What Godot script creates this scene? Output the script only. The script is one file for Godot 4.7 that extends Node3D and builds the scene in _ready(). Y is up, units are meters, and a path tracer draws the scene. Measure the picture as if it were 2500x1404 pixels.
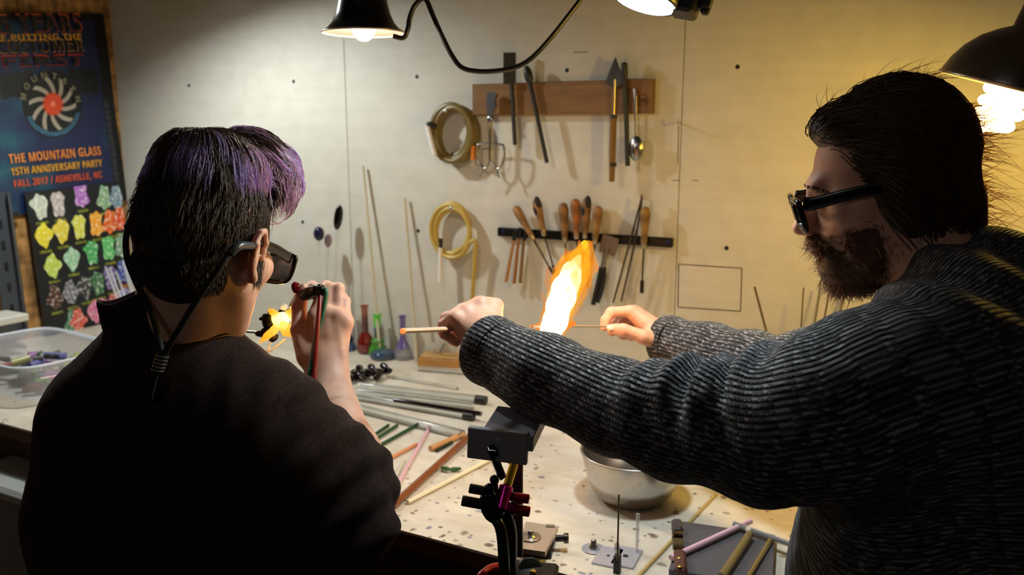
extends Node3D
# A glass-blowing bench: two lampworkers at a table in front of a tool wall.
# y up, metres. The wall behind the bench is z = 0, the bench top y = TABLE, the camera stands at x = 0.

const FOC := 2018.0          # focal length in pixels of the 2500 x 1404 frame
const TABLE := 0.952
const SIDE := -2.36          # x of the left wall
var cam_at := Vector3(0, 1.55, 1.7963)
var cam_r := Vector3(0.88484, 0, -0.46589)
var cam_u := Vector3(-0.086215, 0.982729, -0.163742)
var cam_f := Vector3(-0.457848, -0.185053, -0.869558)
var mats := {}
var rng := RandomNumberGenerator.new()


func _ready() -> void:
	rng.seed = 11
	_camera()
	_world()
	_lamps()
	_room()
	_bench()
	_wall_rack()
	_tool_bar()
	_hoses()
	_posters()
	_left_corner()
	_glassware()
	_rods()
	_torch()
	_front_clutter()
	_small_torch()
	_person_left()
	_person_right()


func _camera() -> void:
	var attr := CameraAttributesPhysical.new()
	attr.frustum_focal_length = 34.49
	attr.frustum_focus_distance = 1.02
	attr.frustum_near = 0.05
	attr.frustum_far = 50.0
	attr.exposure_aperture = 6.5
	var cam := Camera3D.new()
	cam.name = "camera"
	cam.attributes = attr
	cam.fov = rad_to_deg(2.0 * atan(702.0 / FOC))
	cam.transform = Transform3D(Basis(cam_r, cam_u, -cam_f), cam_at)
	add_child(cam)
	cam.make_current()


func _world() -> void:
	var env := Environment.new()
	env.background_mode = Environment.BG_COLOR
	env.background_color = Color(0, 0, 0)
	env.tonemap_mode = Environment.TONE_MAPPER_LINEAR
	env.tonemap_exposure = 1.0
	env.sdfgi_enabled = true
	env.ssao_enabled = true
	env.ssil_enabled = true
	var we := WorldEnvironment.new()
	we.name = "surroundings"
	we.environment = env
	add_child(we)


# ---------------------------------------------------------------- places
func P(px: float, py: float, depth: float) -> Vector3:
	return cam_at + (cam_f + cam_r * ((px - 1250.0) / FOC) + cam_u * ((702.0 - py) / FOC)) * depth


func W(px: float, py: float, off := 0.0) -> Vector3:      # on the back wall, off metres in front of it
	var v := P(px, py, 1.0) - cam_at
	return cam_at + v * ((cam_at.z - off) / -v.z)


func T(px: float, py: float, h := 0.0) -> Vector3:        # on the bench, h metres above it
	var v := P(px, py, 1.0) - cam_at
	return cam_at + v * ((TABLE + h - cam_at.y) / v.y)


func L(px: float, py: float, off := 0.0) -> Vector3:      # on the left wall
	var v := P(px, py, 1.0) - cam_at
	return cam_at + v * ((SIDE + off) / v.x)


func A(x: float, y: float, off := 0.0) -> Vector3:        # upper part of the tool wall
	return W(1000.0 + x * 0.29915, 80.0 + y * 0.29915, off)


func B(x: float, y: float, off := 0.0) -> Vector3:        # lower part of the tool wall
	return W(1000.0 + x * 0.31334, 440.0 + y * 0.31334, off)


func D(x: float, y: float, off := 0.0) -> Vector3:        # wall left of the hoses
	return W(740.0 + x * 0.37037, 380.0 + y * 0.37037, off)


func E(x: float, y: float, h := 0.0) -> Vector3:          # bench, middle
	return T(600.0 + x * 0.42735, 640.0 + y * 0.42735, h)


func F(x: float, y: float, h := 0.0) -> Vector3:          # bench, right front
	return T(1380.0 + x * 0.2593, 1040.0 + y * 0.2593, h)


# ---------------------------------------------------------------- mesh helpers
class Geo:
	var v := PackedVector3Array()
	var n := PackedVector3Array()
	var t := PackedVector2Array()
	var c := PackedColorArray()
	var i := PackedInt32Array()
	var tint := Color(1, 1, 1)
	var tinted := false

	func vert(p: Vector3, uv := Vector2()) -> int:
		v.append(p)
		t.append(uv)
		c.append(tint)
		return v.size() - 1

	func tri(a: int, b: int, d: int) -> void:
		i.append(a)
		i.append(b)
		i.append(d)

	func flat(pts: Array) -> void:                          # a convex polygon, counter-clockwise from outside
		var f := v.size()
		for p in pts:
			vert(p)
		for k in range(1, pts.size() - 1):
			tri(f, f + k, f + k + 1)

	func box(at: Vector3, size: Vector3, basis := Basis.IDENTITY, bev := 0.0) -> Geo:
		var h := size * 0.5
		var b: float = min(bev, min(h.x, min(h.y, h.z)) * 0.9)
		for ax in 3:
			for s in [-1.0, 1.0]:
				var u := (ax + 1) % 3
				var w := (ax + 2) % 3
				var q := []
				for k in [[-1, -1], [1, -1], [1, 1], [-1, 1]]:
					var p := Vector3()
					p[ax] = s * h[ax]
					p[u] = k[0] * (h[u] - b)
					p[w] = k[1] * (h[w] - b)
					q.append(at + basis * p)
				if s < 0:
					q.reverse()
				flat(q)
		if b > 0.0:
			for ax in 3:
				var u := (ax + 1) % 3
				var w := (ax + 2) % 3
				for su in [-1.0, 1.0]:
					for sw in [-1.0, 1.0]:
						var q := []
						for k in [[-1, 0], [1, 0], [1, 1], [-1, 1]]:
							var p := Vector3()
							p[ax] = k[0] * (h[ax] - b)
							p[u] = su * (h[u] if k[1] == 0 else h[u] - b)
							p[w] = sw * (h[w] - b if k[1] == 0 else h[w])
							q.append(at + basis * p)
						if su * sw < 0:
							q.reverse()
						flat(q)
			for sx in [-1.0, 1.0]:
				for sy in [-1.0, 1.0]:
					for sz in [-1.0, 1.0]:
						var q := [at + basis * Vector3(sx * h.x, sy * (h.y - b), sz * (h.z - b)), at + basis * Vector3(sx * (h.x - b), sy * h.y, sz * (h.z - b)), at + basis * Vector3(sx * (h.x - b), sy * (h.y - b), sz * h.z)]
						if sx * sy * sz < 0:
							q.reverse()
						flat(q)
		return self

	func tube(pts: Array, r, seg := 10, cap := true, squash := 1.0, hint := Vector3.ZERO) -> Geo:
		var m := pts.size()
		var side := hint
		var first := v.size()
		var along := 0.0
		for k in m:
			var d: Vector3 = (pts[min(k + 1, m - 1)] - pts[max(k - 1, 0)]).normalized()
			if side == Vector3.ZERO:
				side = d.cross(Vector3.UP if abs(d.y) < 0.9 else Vector3.RIGHT)
			side = (side - d * side.dot(d)).normalized()
			var up := side.cross(d)
			var rad: float = r[k] if r is Array else r
			if k:
				along += (pts[k] - pts[k - 1]).length()
			for j in seg + 1:
				var a := TAU * j / seg
				vert(pts[k] + side * cos(a) * rad + up * sin(a) * rad * squash, Vector2(float(j) / seg, along))
		for k in m - 1:
			for j in seg:
				var a := first + k * (seg + 1) + j
				var b := a + seg + 1
				tri(a, a + 1, b + 1)
				tri(a, b + 1, b)
		if cap:
			for e in 2:
				var row := first + (0 if e == 0 else (m - 1) * (seg + 1))
				var f := v.size()
				for j in seg:
					vert(v[row + j])
				for j in range(1, seg - 1):
					if e == 1:
						tri(f, f + j + 1, f + j)
					else:
						tri(f, f + j, f + j + 1)
		return self

	func lathe(prof: Array, at: Vector3, basis := Basis.IDENTITY, seg := 28) -> Geo:   # prof: Vector2(radius, height), outside going up
		var first := v.size()
		var m := prof.size()
		for k in m:
			for j in seg + 1:
				var a := TAU * j / seg
				vert(at + basis * Vector3(prof[k].x * cos(a), prof[k].y, prof[k].x * sin(a)), Vector2(float(j) / seg, float(k) / (m - 1)))
		for k in m - 1:
			for j in seg:
				var a := first + k * (seg + 1) + j
				var b := a + seg + 1
				tri(a, b, b + 1)
				tri(a, b + 1, a + 1)
		return self

	func ball(at: Vector3, r: Vector3, basis := Basis.IDENTITY, seg := 16) -> Geo:
		var prof := []
		var m := seg / 2
		for k in m + 1:
			var a := -PI / 2 + PI * k / m
			prof.append(Vector2(cos(a), sin(a)))
		return lathe(prof, at, basis * Basis.from_scale(r), seg)

	func prism(poly: PackedVector2Array, depth: float, at: Vector3, basis := Basis.IDENTITY) -> Geo:   # outline in x y, from z = 0 to depth
		var pl := poly
		if Geometry2D.is_polygon_clockwise(pl):
			pl.reverse()
		var ix := Geometry2D.triangulate_polygon(pl)
		for e in 2:
			var f := v.size()
			for p in pl:
				vert(at + basis * Vector3(p.x, p.y, depth * e), p)
			for k in range(0, ix.size(), 3):
				var a := pl[ix[k]]
				var b := pl[ix[k + 1]]
				var d := pl[ix[k + 2]]
				var ccw := (b - a).cross(d - a) > 0
				if ccw == (e == 1):
					tri(f + ix[k], f + ix[k + 1], f + ix[k + 2])
				else:
					tri(f + ix[k], f + ix[k + 2], f + ix[k + 1])
		for k in pl.size():
			var a := pl[k]
			var b := pl[(k + 1) % pl.size()]
			flat([at + basis * Vector3(a.x, a.y, 0), at + basis * Vector3(b.x, b.y, 0), at + basis * Vector3(b.x, b.y, depth), at + basis * Vector3(a.x, a.y, depth)])
		return self

	func move(by: Vector3) -> void:
		for k in v.size():
			v[k] += by

	func mesh() -> ArrayMesh:
		if n.size() != v.size():
			n.resize(v.size())
			for k in range(0, i.size(), 3):
				var a := i[k]
				var b := i[k + 1]
				var d := i[k + 2]
				var x := (v[b] - v[a]).cross(v[d] - v[a])
				n[a] += x
				n[b] += x
				n[d] += x
			for k in n.size():
				n[k] = n[k].normalized() if n[k].length_squared() > 1e-24 else Vector3.UP
		var idx := i.duplicate()
		for k in range(0, idx.size(), 3):
			var s := idx[k + 1]
			idx[k + 1] = idx[k + 2]
			idx[k + 2] = s
		var arr := []
		arr.resize(Mesh.ARRAY_MAX)
		arr[Mesh.ARRAY_VERTEX] = v
		arr[Mesh.ARRAY_NORMAL] = n
		arr[Mesh.ARRAY_TEX_UV] = t
		if tinted:
			arr[Mesh.ARRAY_COLOR] = c
		arr[Mesh.ARRAY_INDEX] = idx
		var out := ArrayMesh.new()
		out.add_surface_from_arrays(Mesh.PRIMITIVE_TRIANGLES, arr)
		return out


func geo() -> Geo:
	return Geo.new()


func along(a: Vector3, b: Vector3, hint := Vector3(0, 0, 1)) -> Basis:      # y runs from a to b, z towards the hint
	var y := (b - a).normalized()
	if abs(y.dot(hint)) > 0.98:
		hint = Vector3(1, 0.2, 0)
	var z := (hint - y * hint.dot(y)).normalized()
	return Basis(y.cross(z), y, z)


func smooth(pts: Array, per := 6) -> Array:                    # a Catmull-Rom curve through the points
	var out := []
	for k in pts.size() - 1:
		var a = pts[max(k - 1, 0)]
		var b = pts[k]
		var c = pts[k + 1]
		var d = pts[min(k + 2, pts.size() - 1)]
		for j in per:
			var s := float(j) / per
			out.append(b.cubic_interpolate(c, a, d, s))
	out.append(pts[-1])
	return out


func line(a: Vector3, b: Vector3, m := 2) -> Array:
	var out := []
	for k in m:
		out.append(a.lerp(b, float(k) / (m - 1)))
	return out


# ---------------------------------------------------------------- objects
func numbered(called: String) -> String:
	if not has_node(called):
		return called
	var k := 1
	while has_node("%s_%03d" % [called, k]):
		k += 1
	return "%s_%03d" % [called, k]


func thing(called: String, label: String, category: String, at := Vector3.ZERO, group := "") -> Node3D:
	var o := Node3D.new()
	o.name = numbered(called)
	o.position = at
	add_child(o)
	return tag(o, label, category, group)


func tag(o: Node3D, label: String, category: String, group := "") -> Node3D:
	o.set_meta("label", label)
	o.set_meta("category", category)
	if group:
		o.set_meta("group", group)
	return o


func part(called: String, g: Geo, m: Material, parent: Node3D = null, label := "") -> MeshInstance3D:   # geometry in world places
	var o := MeshInstance3D.new()
	var to: Node3D = parent if parent else self
	var base := Vector3()
	var q: Node = to
	while q != self:
		base += q.position
		q = q.get_parent()
	if parent == null:
		var box := AABB(g.v[0], Vector3())
		for p in g.v:
			box = box.expand(p)
		base = Vector3(box.get_center().x, box.position.y, box.get_center().z)
		o.position = base
	g.move(-base)
	o.mesh = g.mesh()
	o.material_override = m
	o.name = numbered(called) if parent == null else called
	if parent and parent.has_node(called):
		var k := 1
		while parent.has_node("%s_%03d" % [called, k]):
			k += 1
		o.name = "%s_%03d" % [called, k]
	to.add_child(o, true)
	if label:
		o.set_meta("label", label)
	return o


func item(called: String, g: Geo, m: Material, label: String, category: String, group := "") -> MeshInstance3D:
	var o := part(called, g, m)
	tag(o, label, category, group)
	return o


func structure(called: String, g: Geo, m: Material, label := "", category := "") -> MeshInstance3D:
	var o := part(called, g, m)
	o.set_meta("kind", "structure")
	if label:
		o.set_meta("label", label)
		o.set_meta("category", category)
	return o


# ---------------------------------------------------------------- materials
func mat(r: float, g: float, b: float, rough := 0.6, metal := 0.0) -> StandardMaterial3D:     # sRGB colour
	var key := "%.3f %.3f %.3f %.2f %.2f" % [r, g, b, rough, metal]
	if not mats.has(key):
		var m := StandardMaterial3D.new()
		m.albedo_color = Color(r, g, b)
		m.roughness = rough
		m.metallic = metal
		mats[key] = m
	return mats[key]


func glass(r: float, g: float, b: float, alpha := 0.25, rough := 0.05) -> StandardMaterial3D:
	var key := "glass %.3f %.3f %.3f %.2f %.2f" % [r, g, b, alpha, rough]
	if not mats.has(key):
		var m := StandardMaterial3D.new()
		m.albedo_color = Color(r, g, b, alpha)
		m.transparency = BaseMaterial3D.TRANSPARENCY_ALPHA
		m.roughness = rough
		m.metallic_specular = 0.7
		mats[key] = m
	return mats[key]


func solid_glass(r: float, g: float, b: float) -> StandardMaterial3D:
	var key := "solid glass %.3f %.3f %.3f" % [r, g, b]
	if not mats.has(key):
		var m := StandardMaterial3D.new()
		m.albedo_color = Color(r, g, b, 0.03)
		m.refraction_enabled = true
		m.refraction_scale = 0.047
		m.roughness = 0.03
		mats[key] = m
	return mats[key]


func glow(r: float, g: float, b: float, energy: float) -> StandardMaterial3D:
	var m := StandardMaterial3D.new()
	m.albedo_color = Color(r, g, b)
	m.emission_enabled = true
	m.emission = Color(r, g, b)
	m.emission_energy_multiplier = energy
	return m


func picture(w: int, h: int, f: Callable) -> ImageTexture:       # f(u, v) -> Color, v down
	var data := PackedByteArray()
	data.resize(w * h * 3)
	var k := 0
	for y in h:
		for x in w:
			var c: Color = f.call((x + 0.5) / w, (y + 0.5) / h)
			data[k] = int(clampf(c.r, 0, 1) * 255.0)
			data[k + 1] = int(clampf(c.g, 0, 1) * 255.0)
			data[k + 2] = int(clampf(c.b, 0, 1) * 255.0)
			k += 3
	return ImageTexture.create_from_image(Image.create_from_data(w, h, false, Image.FORMAT_RGB8, data))


func noise(seed_: int, freq: float, octaves := 4) -> FastNoiseLite:
	var f := FastNoiseLite.new()
	f.seed = seed_
	f.frequency = freq
	f.fractal_octaves = octaves
	return f


func wood(r: float, g: float, b: float, dark := 0.55, scale := Vector3(3, 40, 40), rough := 0.6) -> StandardMaterial3D:
	var key := "wood %.2f %.2f %.2f %.2f %s" % [r, g, b, dark, scale]
	if mats.has(key):
		return mats[key]
	if not mats.has("wood_tex"):
		var f := noise(5, 0.02, 4)
		mats["wood_tex"] = picture(128, 128, func(u, v):
			var q: float = f.get_noise_3d(cos(u * TAU) * 20.0, sin(u * TAU) * 20.0, v * 128.0) * 0.5 + 0.5
			var s: float = 0.5 + 0.5 * sin(v * 18.0 * TAU + q * 9.0)
			return Color.from_hsv(0, 0, clampf(0.55 + 0.3 * q + 0.25 * s, 0, 1)))
	var m := StandardMaterial3D.new()
	m.albedo_color = Color(r, g, b)
	m.albedo_texture = mats["wood_tex"]
	m.roughness = rough
	m.uv1_triplanar = true
	m.uv1_scale = scale
	mats[key] = m
	return m


# ---------------------------------------------------------------- lamps
func omni(at: Vector3, colour: Color, energy: float, size: float, parent: Node3D) -> void:
	var l := OmniLight3D.new()
	l.name = "light"
	l.light_color = colour
	l.light_energy = energy
	l.light_size = size
	l.omni_range = 8.0
	l.omni_attenuation = 2.0
	l.shadow_enabled = true
	l.position = at - parent.position
	parent.add_child(l, true)


func _bell(called: String, label: String, rim: Vector3, size: float, outside: Material, inside: Material, colour: Color, energy: float, shown: float, up := Vector3.UP, drop := 0.012) -> Node3D:
	var o := thing(called, label, "lamp", rim)
	var b := along(Vector3.ZERO, up)
	var out := []
	var inn := []
	for q in [[1.0, 0.0], [0.985, 0.03], [0.86, 0.1], [0.74, 0.24], [0.65, 0.45], [0.59, 0.7], [0.55, 1.0], [0.53, 1.35], [0.47, 1.62], [0.3, 1.74], [0.2, 1.76], [0.2, 2.3], [0.0, 2.32]]:
		out.append(Vector2(q[0], q[1]) * size)
		if q[1] < 1.7:
			inn.append(Vector2(max(q[0] - 0.025, 0.0), q[1] + 0.005) * size)
	inn.append(Vector2(0.0, 1.68) * size)
	inn.reverse()
	var shade := part("lamp_shade", geo().lathe(out, rim, b, 48), outside, o)
	part("reflector", geo().lathe(inn, rim, b, 48), inside, o, "bright inner face of the shade")
	var ring := []
	for k in 49:
		ring.append(rim + b * Vector3(cos(TAU * k / 48) * size, 0, sin(TAU * k / 48) * size))
	part("rim", geo().tube(ring, size * 0.022, 8), mat(0.8, 0.76, 0.72, 0.3, 0.6), shade)
	var at := rim + up * (size * 0.3 - drop)
	part("bulb", geo().ball(at, Vector3(0.3, 0.34, 0.3) * size, b), glow(colour.r, colour.g, colour.b, shown), o)
	omni(at, colour, energy, size * 0.3, o)
	return o


func _lamps() -> void:
	var dark := mat(0.2, 0.19, 0.18, 0.22, 0.9)
	var pale := mat(0.72, 0.62, 0.55, 0.5, 0.85)
	var bell := _bell("bell_lamp", "dark polished bell-shaped lamp shade hanging above the workbench, lit inside", P(888, 80, 1.4), 0.07, dark, pale, Color(1, 0.93, 0.86), 0.075, 1.6)
	part("mounting_stem", geo().tube([P(888, -130, 1.4), P(888, -600, 1.4)], 0.006, 10), dark, bell)
	var side := _bell("unseen_corner_lamp", "unseen white lamp above the left corner posters, placed to light the walls", Vector3(-1.72, 1.98, 0.52), 0.1, dark, mat(0.85, 0.85, 0.85, 0.5), Color(0.97, 1.0, 0.99), 0.72, 8.0, Vector3(-0.14, 0.99, 0), -0.018)  # out of view, placed to light the back wall and lower posters
	part("mounting_stem", geo().tube([Vector3(-1.72, 2.2, 0.52), Vector3(-1.72, 2.6, 0.52)], 0.006, 10), dark, side)

	# flat white work light, its face turned down
	var at := P(1572, 4, 1.13)
	var up := (cam_u * 0.93 + cam_r * 0.3 + cam_f * -0.04).normalized()
	var b := along(Vector3.ZERO, up)
	var led := thing("work_light", "black work light with a glaring cool white face above the tool rack", "lamp", at)
	part("housing", geo().lathe([Vector2(0.04517, -0.00087), Vector2(0.04865, 0.0), Vector2(0.04952, 0.01042), Vector2(0.04343, 0.01911), Vector2(0.03996, 0.04343), Vector2(0.03475, 0.04778), Vector2(0.0, 0.04865)], at, b, 40), mat(0.06, 0.06, 0.065, 0.35), led)
	part("lit_face", geo().lathe([Vector2(0.0, -0.00521), Vector2(0.02606, -0.00434), Vector2(0.0417, -0.00174), Vector2(0.04473, 0.0)], at, b, 40), glow(0.86, 0.95, 1.0, 9.0), led)
	part("bracket", geo().box(at + cam_r * 0.056 + cam_u * -0.002, Vector3(0.036, 0.034, 0.04), b, 0.004), mat(0.05, 0.05, 0.055, 0.3), led)
	part("knob", geo().box(at + cam_r * 0.082 + cam_u * 0.0, Vector3(0.022, 0.022, 0.02), b, 0.004).box(at + cam_r * 0.084 + cam_u * -0.012, Vector3(0.012, 0.012, 0.012), b, 0.003), mat(0.05, 0.05, 0.055, 0.3), led)
	part("arm", geo().tube(smooth([at + cam_r * 0.062 + cam_u * 0.022, at + cam_r * 0.07 + cam_u * 0.2, at + cam_r * 0.05 + cam_u * 0.5, at + cam_u * 0.86 - cam_f * 0.2]), 0.006), mat(0.05, 0.05, 0.055, 0.3), led)
	var s := SpotLight3D.new()
	s.name = "light"
	s.light_color = Color(0.9, 0.97, 1.0)
	s.light_energy = 0.4
	s.light_size = 0.04
	s.spot_range = 8.0
	s.spot_attenuation = 2.0
	s.spot_angle = 60.0
	s.spot_angle_attenuation = 0.35
	s.shadow_enabled = true
	var aim := -up
	s.position = aim * 0.012
	s.basis = Basis.looking_at(aim, cam_r)
	led.add_child(s)

	# aluminium clamp lamp with a spiral bulb, at the right
	var c := P(2466, 214, 1.1)
	var n := (cam_u * 0.95 + cam_r * 0.24 - cam_f * 0.36).normalized()
	b = along(Vector3.ZERO, n)
	var cl := thing("reflector_lamp", "aluminium reflector lamp with a glowing spiral bulb behind the bearded man", "lamp", c)
	var o2 := []
	var i2 := []
	for q in [[1.0, 0.0], [0.99, 0.06], [0.93, 0.24], [0.82, 0.44], [0.66, 0.62], [0.46, 0.76], [0.3, 0.84], [0.28, 1.2], [0.0, 1.22]]:
		o2.append(Vector2(q[0], q[1]) * 0.089)
		if q[1] < 0.9:
			i2.append(Vector2(q[0] - 0.02, q[1] + 0.002) * 0.089)
	i2.append(Vector2(0.0, 0.82) * 0.089)
	i2.reverse()
	part("lamp_shade", geo().lathe(o2, c, b, 48), mat(0.5, 0.46, 0.42, 0.3, 0.95), cl)
	part("reflector", geo().lathe(i2, c, b, 48), mat(0.85, 0.82, 0.76, 0.35, 0.5), cl)
	var ring := []
	for k in 49:
		ring.append(c + b * Vector3(cos(TAU * k / 48) * 0.089, 0, sin(TAU * k / 48) * 0.089))
	part("rim", geo().tube(ring, 0.0025, 8), mat(0.85, 0.78, 0.65, 0.3, 0.7), cl)  # lit edge of the shade, put into a paler metal colour
	var hel := []
	for k in 100:
		var a := TAU * k / 22.0
		var y := 0.02 - k * 0.00078
		var r := 0.024 * (1.0 if k < 80 else 1.0 - (k - 80) * 0.028)
		hel.append(c + b * Vector3(cos(a) * r, y, sin(a) * r))
	part("spiral_bulb", geo().tube(hel, 0.0072, 10), glow(1.0, 0.86, 0.55, 14.0), cl)
	part("bulb_base", geo().lathe([Vector2(0.0, 0.024), Vector2(0.024, 0.025), Vector2(0.026, 0.045), Vector2(0.016, 0.07), Vector2(0.0, 0.071)], c, b), mat(0.9, 0.88, 0.82, 0.5), cl)
	omni(c - n * 0.02, Color(1.0, 0.82, 0.27), 0.15, 0.028, cl)

	# weak ceiling globe out of view behind the camera, placed to light camera-facing sides
	var gc := Vector3(-0.35, 2.42, 2.6)
	var gl := thing("unseen_ceiling_globe", "small unseen frosted globe lamp behind the two workers, placed to light their backs", "lamp", gc)
	part("globe", geo().ball(gc, Vector3(0.08, 0.08, 0.08), Basis.IDENTITY, 24), glow(0.95, 0.97, 1.0, 0.3), gl)
	part("ceiling_mount", geo().lathe([Vector2(0.03, 0.07), Vector2(0.05, 0.16), Vector2(0.06, 0.18), Vector2(0, 0.18)], gc), mat(0.8, 0.8, 0.8, 0.4), gl)
	omni(gc, Color(0.95, 0.97, 1.0), 0.1, 0.07, gl)

	# the slack cord between the lamps
	var cord := []
	for q in [[960, 88], [985, 92], [996, 70], [1000, 45], [1012, 15], [1030, -3], [1042, 2], [1056, 35], [1080, 90], [1105, 138], [1128, 165], [1165, 174], [1215, 173], [1262, 163], [1300, 140], [1345, 92], [1390, 35], [1420, -5], [1455, -60], [1480, -200]]:
		cord.append(P(q[0], q[1], 1.36))
	item("lamp_cord", geo().tube(smooth(cord), 0.0042, 10), mat(0.09, 0.075, 0.075, 0.35), "dark slack lamp cord drooping in a loop from the bell lamp", "cord")


# ---------------------------------------------------------------- the room
func _room() -> void:
	var grain := noise(3, 0.035, 4)
	var paint := StandardMaterial3D.new()
	paint.albedo_color = Color(0.855, 0.84, 0.79)
	paint.albedo_texture = picture(256, 256, func(u, v):
		var q: float = grain.get_noise_2d(u * 60.0, v * 900.0) * 0.02 + grain.get_noise_2d(u * 380.0 + 500.0, v * 380.0) * 0.025
		return Color(0.945 + q, 0.945 + q * 1.05, 0.945 + q * 1.2))
	paint.roughness = 0.62
	paint.uv1_triplanar = true
	paint.uv1_world_triplanar = true
	paint.uv1_scale = Vector3(1.1, 1.1, 1.1)
	var plain := mat(0.42, 0.4, 0.37, 0.9)
	var wb := Node3D.new()
	wb.name = "wall_back"
	wb.set_meta("kind", "structure")
	add_child(wb)
	var xs := [SIDE - 0.1, -1.4476, -0.5287, 0.39, 1.4]
	part("wall_core", geo().box(Vector3(-0.5, 1.3, -0.06), Vector3(4.0, 2.6, 0.08)), mat(0.3, 0.25, 0.2, 0.9), wb)
	for k in 4:
		var g := geo().box(Vector3((xs[k] + xs[k + 1]) / 2, 1.3, -0.01), Vector3(xs[k + 1] - xs[k] - 0.0016, 2.6, 0.02), Basis.IDENTITY, 0.001)
		part("wall_panel", g, paint, wb)
	var hole := mat(0.1, 0.09, 0.09, 0.5, 0.3)
	for x in [-2.04, -1.622, -1.2215, -0.807, -0.4137, 0.0]:
		for y in [1.687, 1.297]:
			var at := Vector3(x + rng.randf_range(-0.006, 0.006), y + rng.randf_range(-0.005, 0.005), 0)
			part("screw_head", geo().lathe([Vector2(0.0048, 0), Vector2(0.0046, 0.0012), Vector2(0.002, 0.0014), Vector2(0.0, 0.0006)], at, along(Vector3.ZERO, Vector3(0, 0, 1), Vector3.UP), 12), hole, wb)
	var pencil := mat(0.36, 0.3, 0.24, 0.9)
	var q := [W(1657, 645), W(1811, 655), W(1808, 760), W(1655, 750)]
	for k in 4:
		var a: Vector3 = q[k]
		var c: Vector3 = q[(k + 1) % 4]
		part("pencil_line", geo().box((a + c) / 2 + Vector3(0, 0, 0.0002), Vector3(0.0022, (c - a).length(), 0.0006), along(a, c)), pencil, wb, "pencil line of a rectangle drawn on the panel")
	for k in [[1655, 400, 1657, 306], [1640, 440, 1660, 441], [1690, 440, 1705, 441], [1400, 128, 1435, 127]]:
		var a := W(k[0], k[1])
		var c := W(k[2], k[3])
		part("pencil_line", geo().box((a + c) / 2 + Vector3(0, 0, 0.0002), Vector3(0.0016, (c - a).length(), 0.0005), along(a, c)), pencil, wb)

	# left wall of raw strand board with studs
	var flake := noise(9, 0.03, 3)
	var osb := StandardMaterial3D.new()
	osb.albedo_color = Color(0.74, 0.56, 0.34)
	osb.albedo_texture = picture(256, 256, func(u, v):
		var a: float = flake.get_noise_2d(u * 700.0, v * 160.0) * 0.28 + flake.get_noise_2d(u * 130.0 + 900.0, v * 520.0) * 0.3
		return Color(0.8 + a, 0.78 + a, 0.74 + a))
	osb.roughness = 0.85
	osb.uv1_triplanar = true
	osb.uv1_world_triplanar = true
	osb.uv1_scale = Vector3(1.6, 1.6, 1.6)
	structure("wall_left", geo().box(Vector3(SIDE - 0.06, 1.3, 1.5), Vector3(0.12, 2.6, 3.2)), osb)
	structure("wall_right", geo().box(Vector3(1.4, 1.3, 1.5), Vector3(0.12, 2.6, 3.2)), plain)
	structure("wall_rear", geo().box(Vector3(-0.5, 1.3, 3.1), Vector3(4.0, 2.6, 0.12)), plain)
	structure("floor", geo().box(Vector3(-0.5, -0.05, 1.5), Vector3(4.0, 0.1, 3.3)), mat(0.3, 0.29, 0.28, 0.8))
	structure("ceiling", geo().box(Vector3(-0.5, 2.65, 1.5), Vector3(4.0, 0.1, 3.3)), plain)


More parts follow.
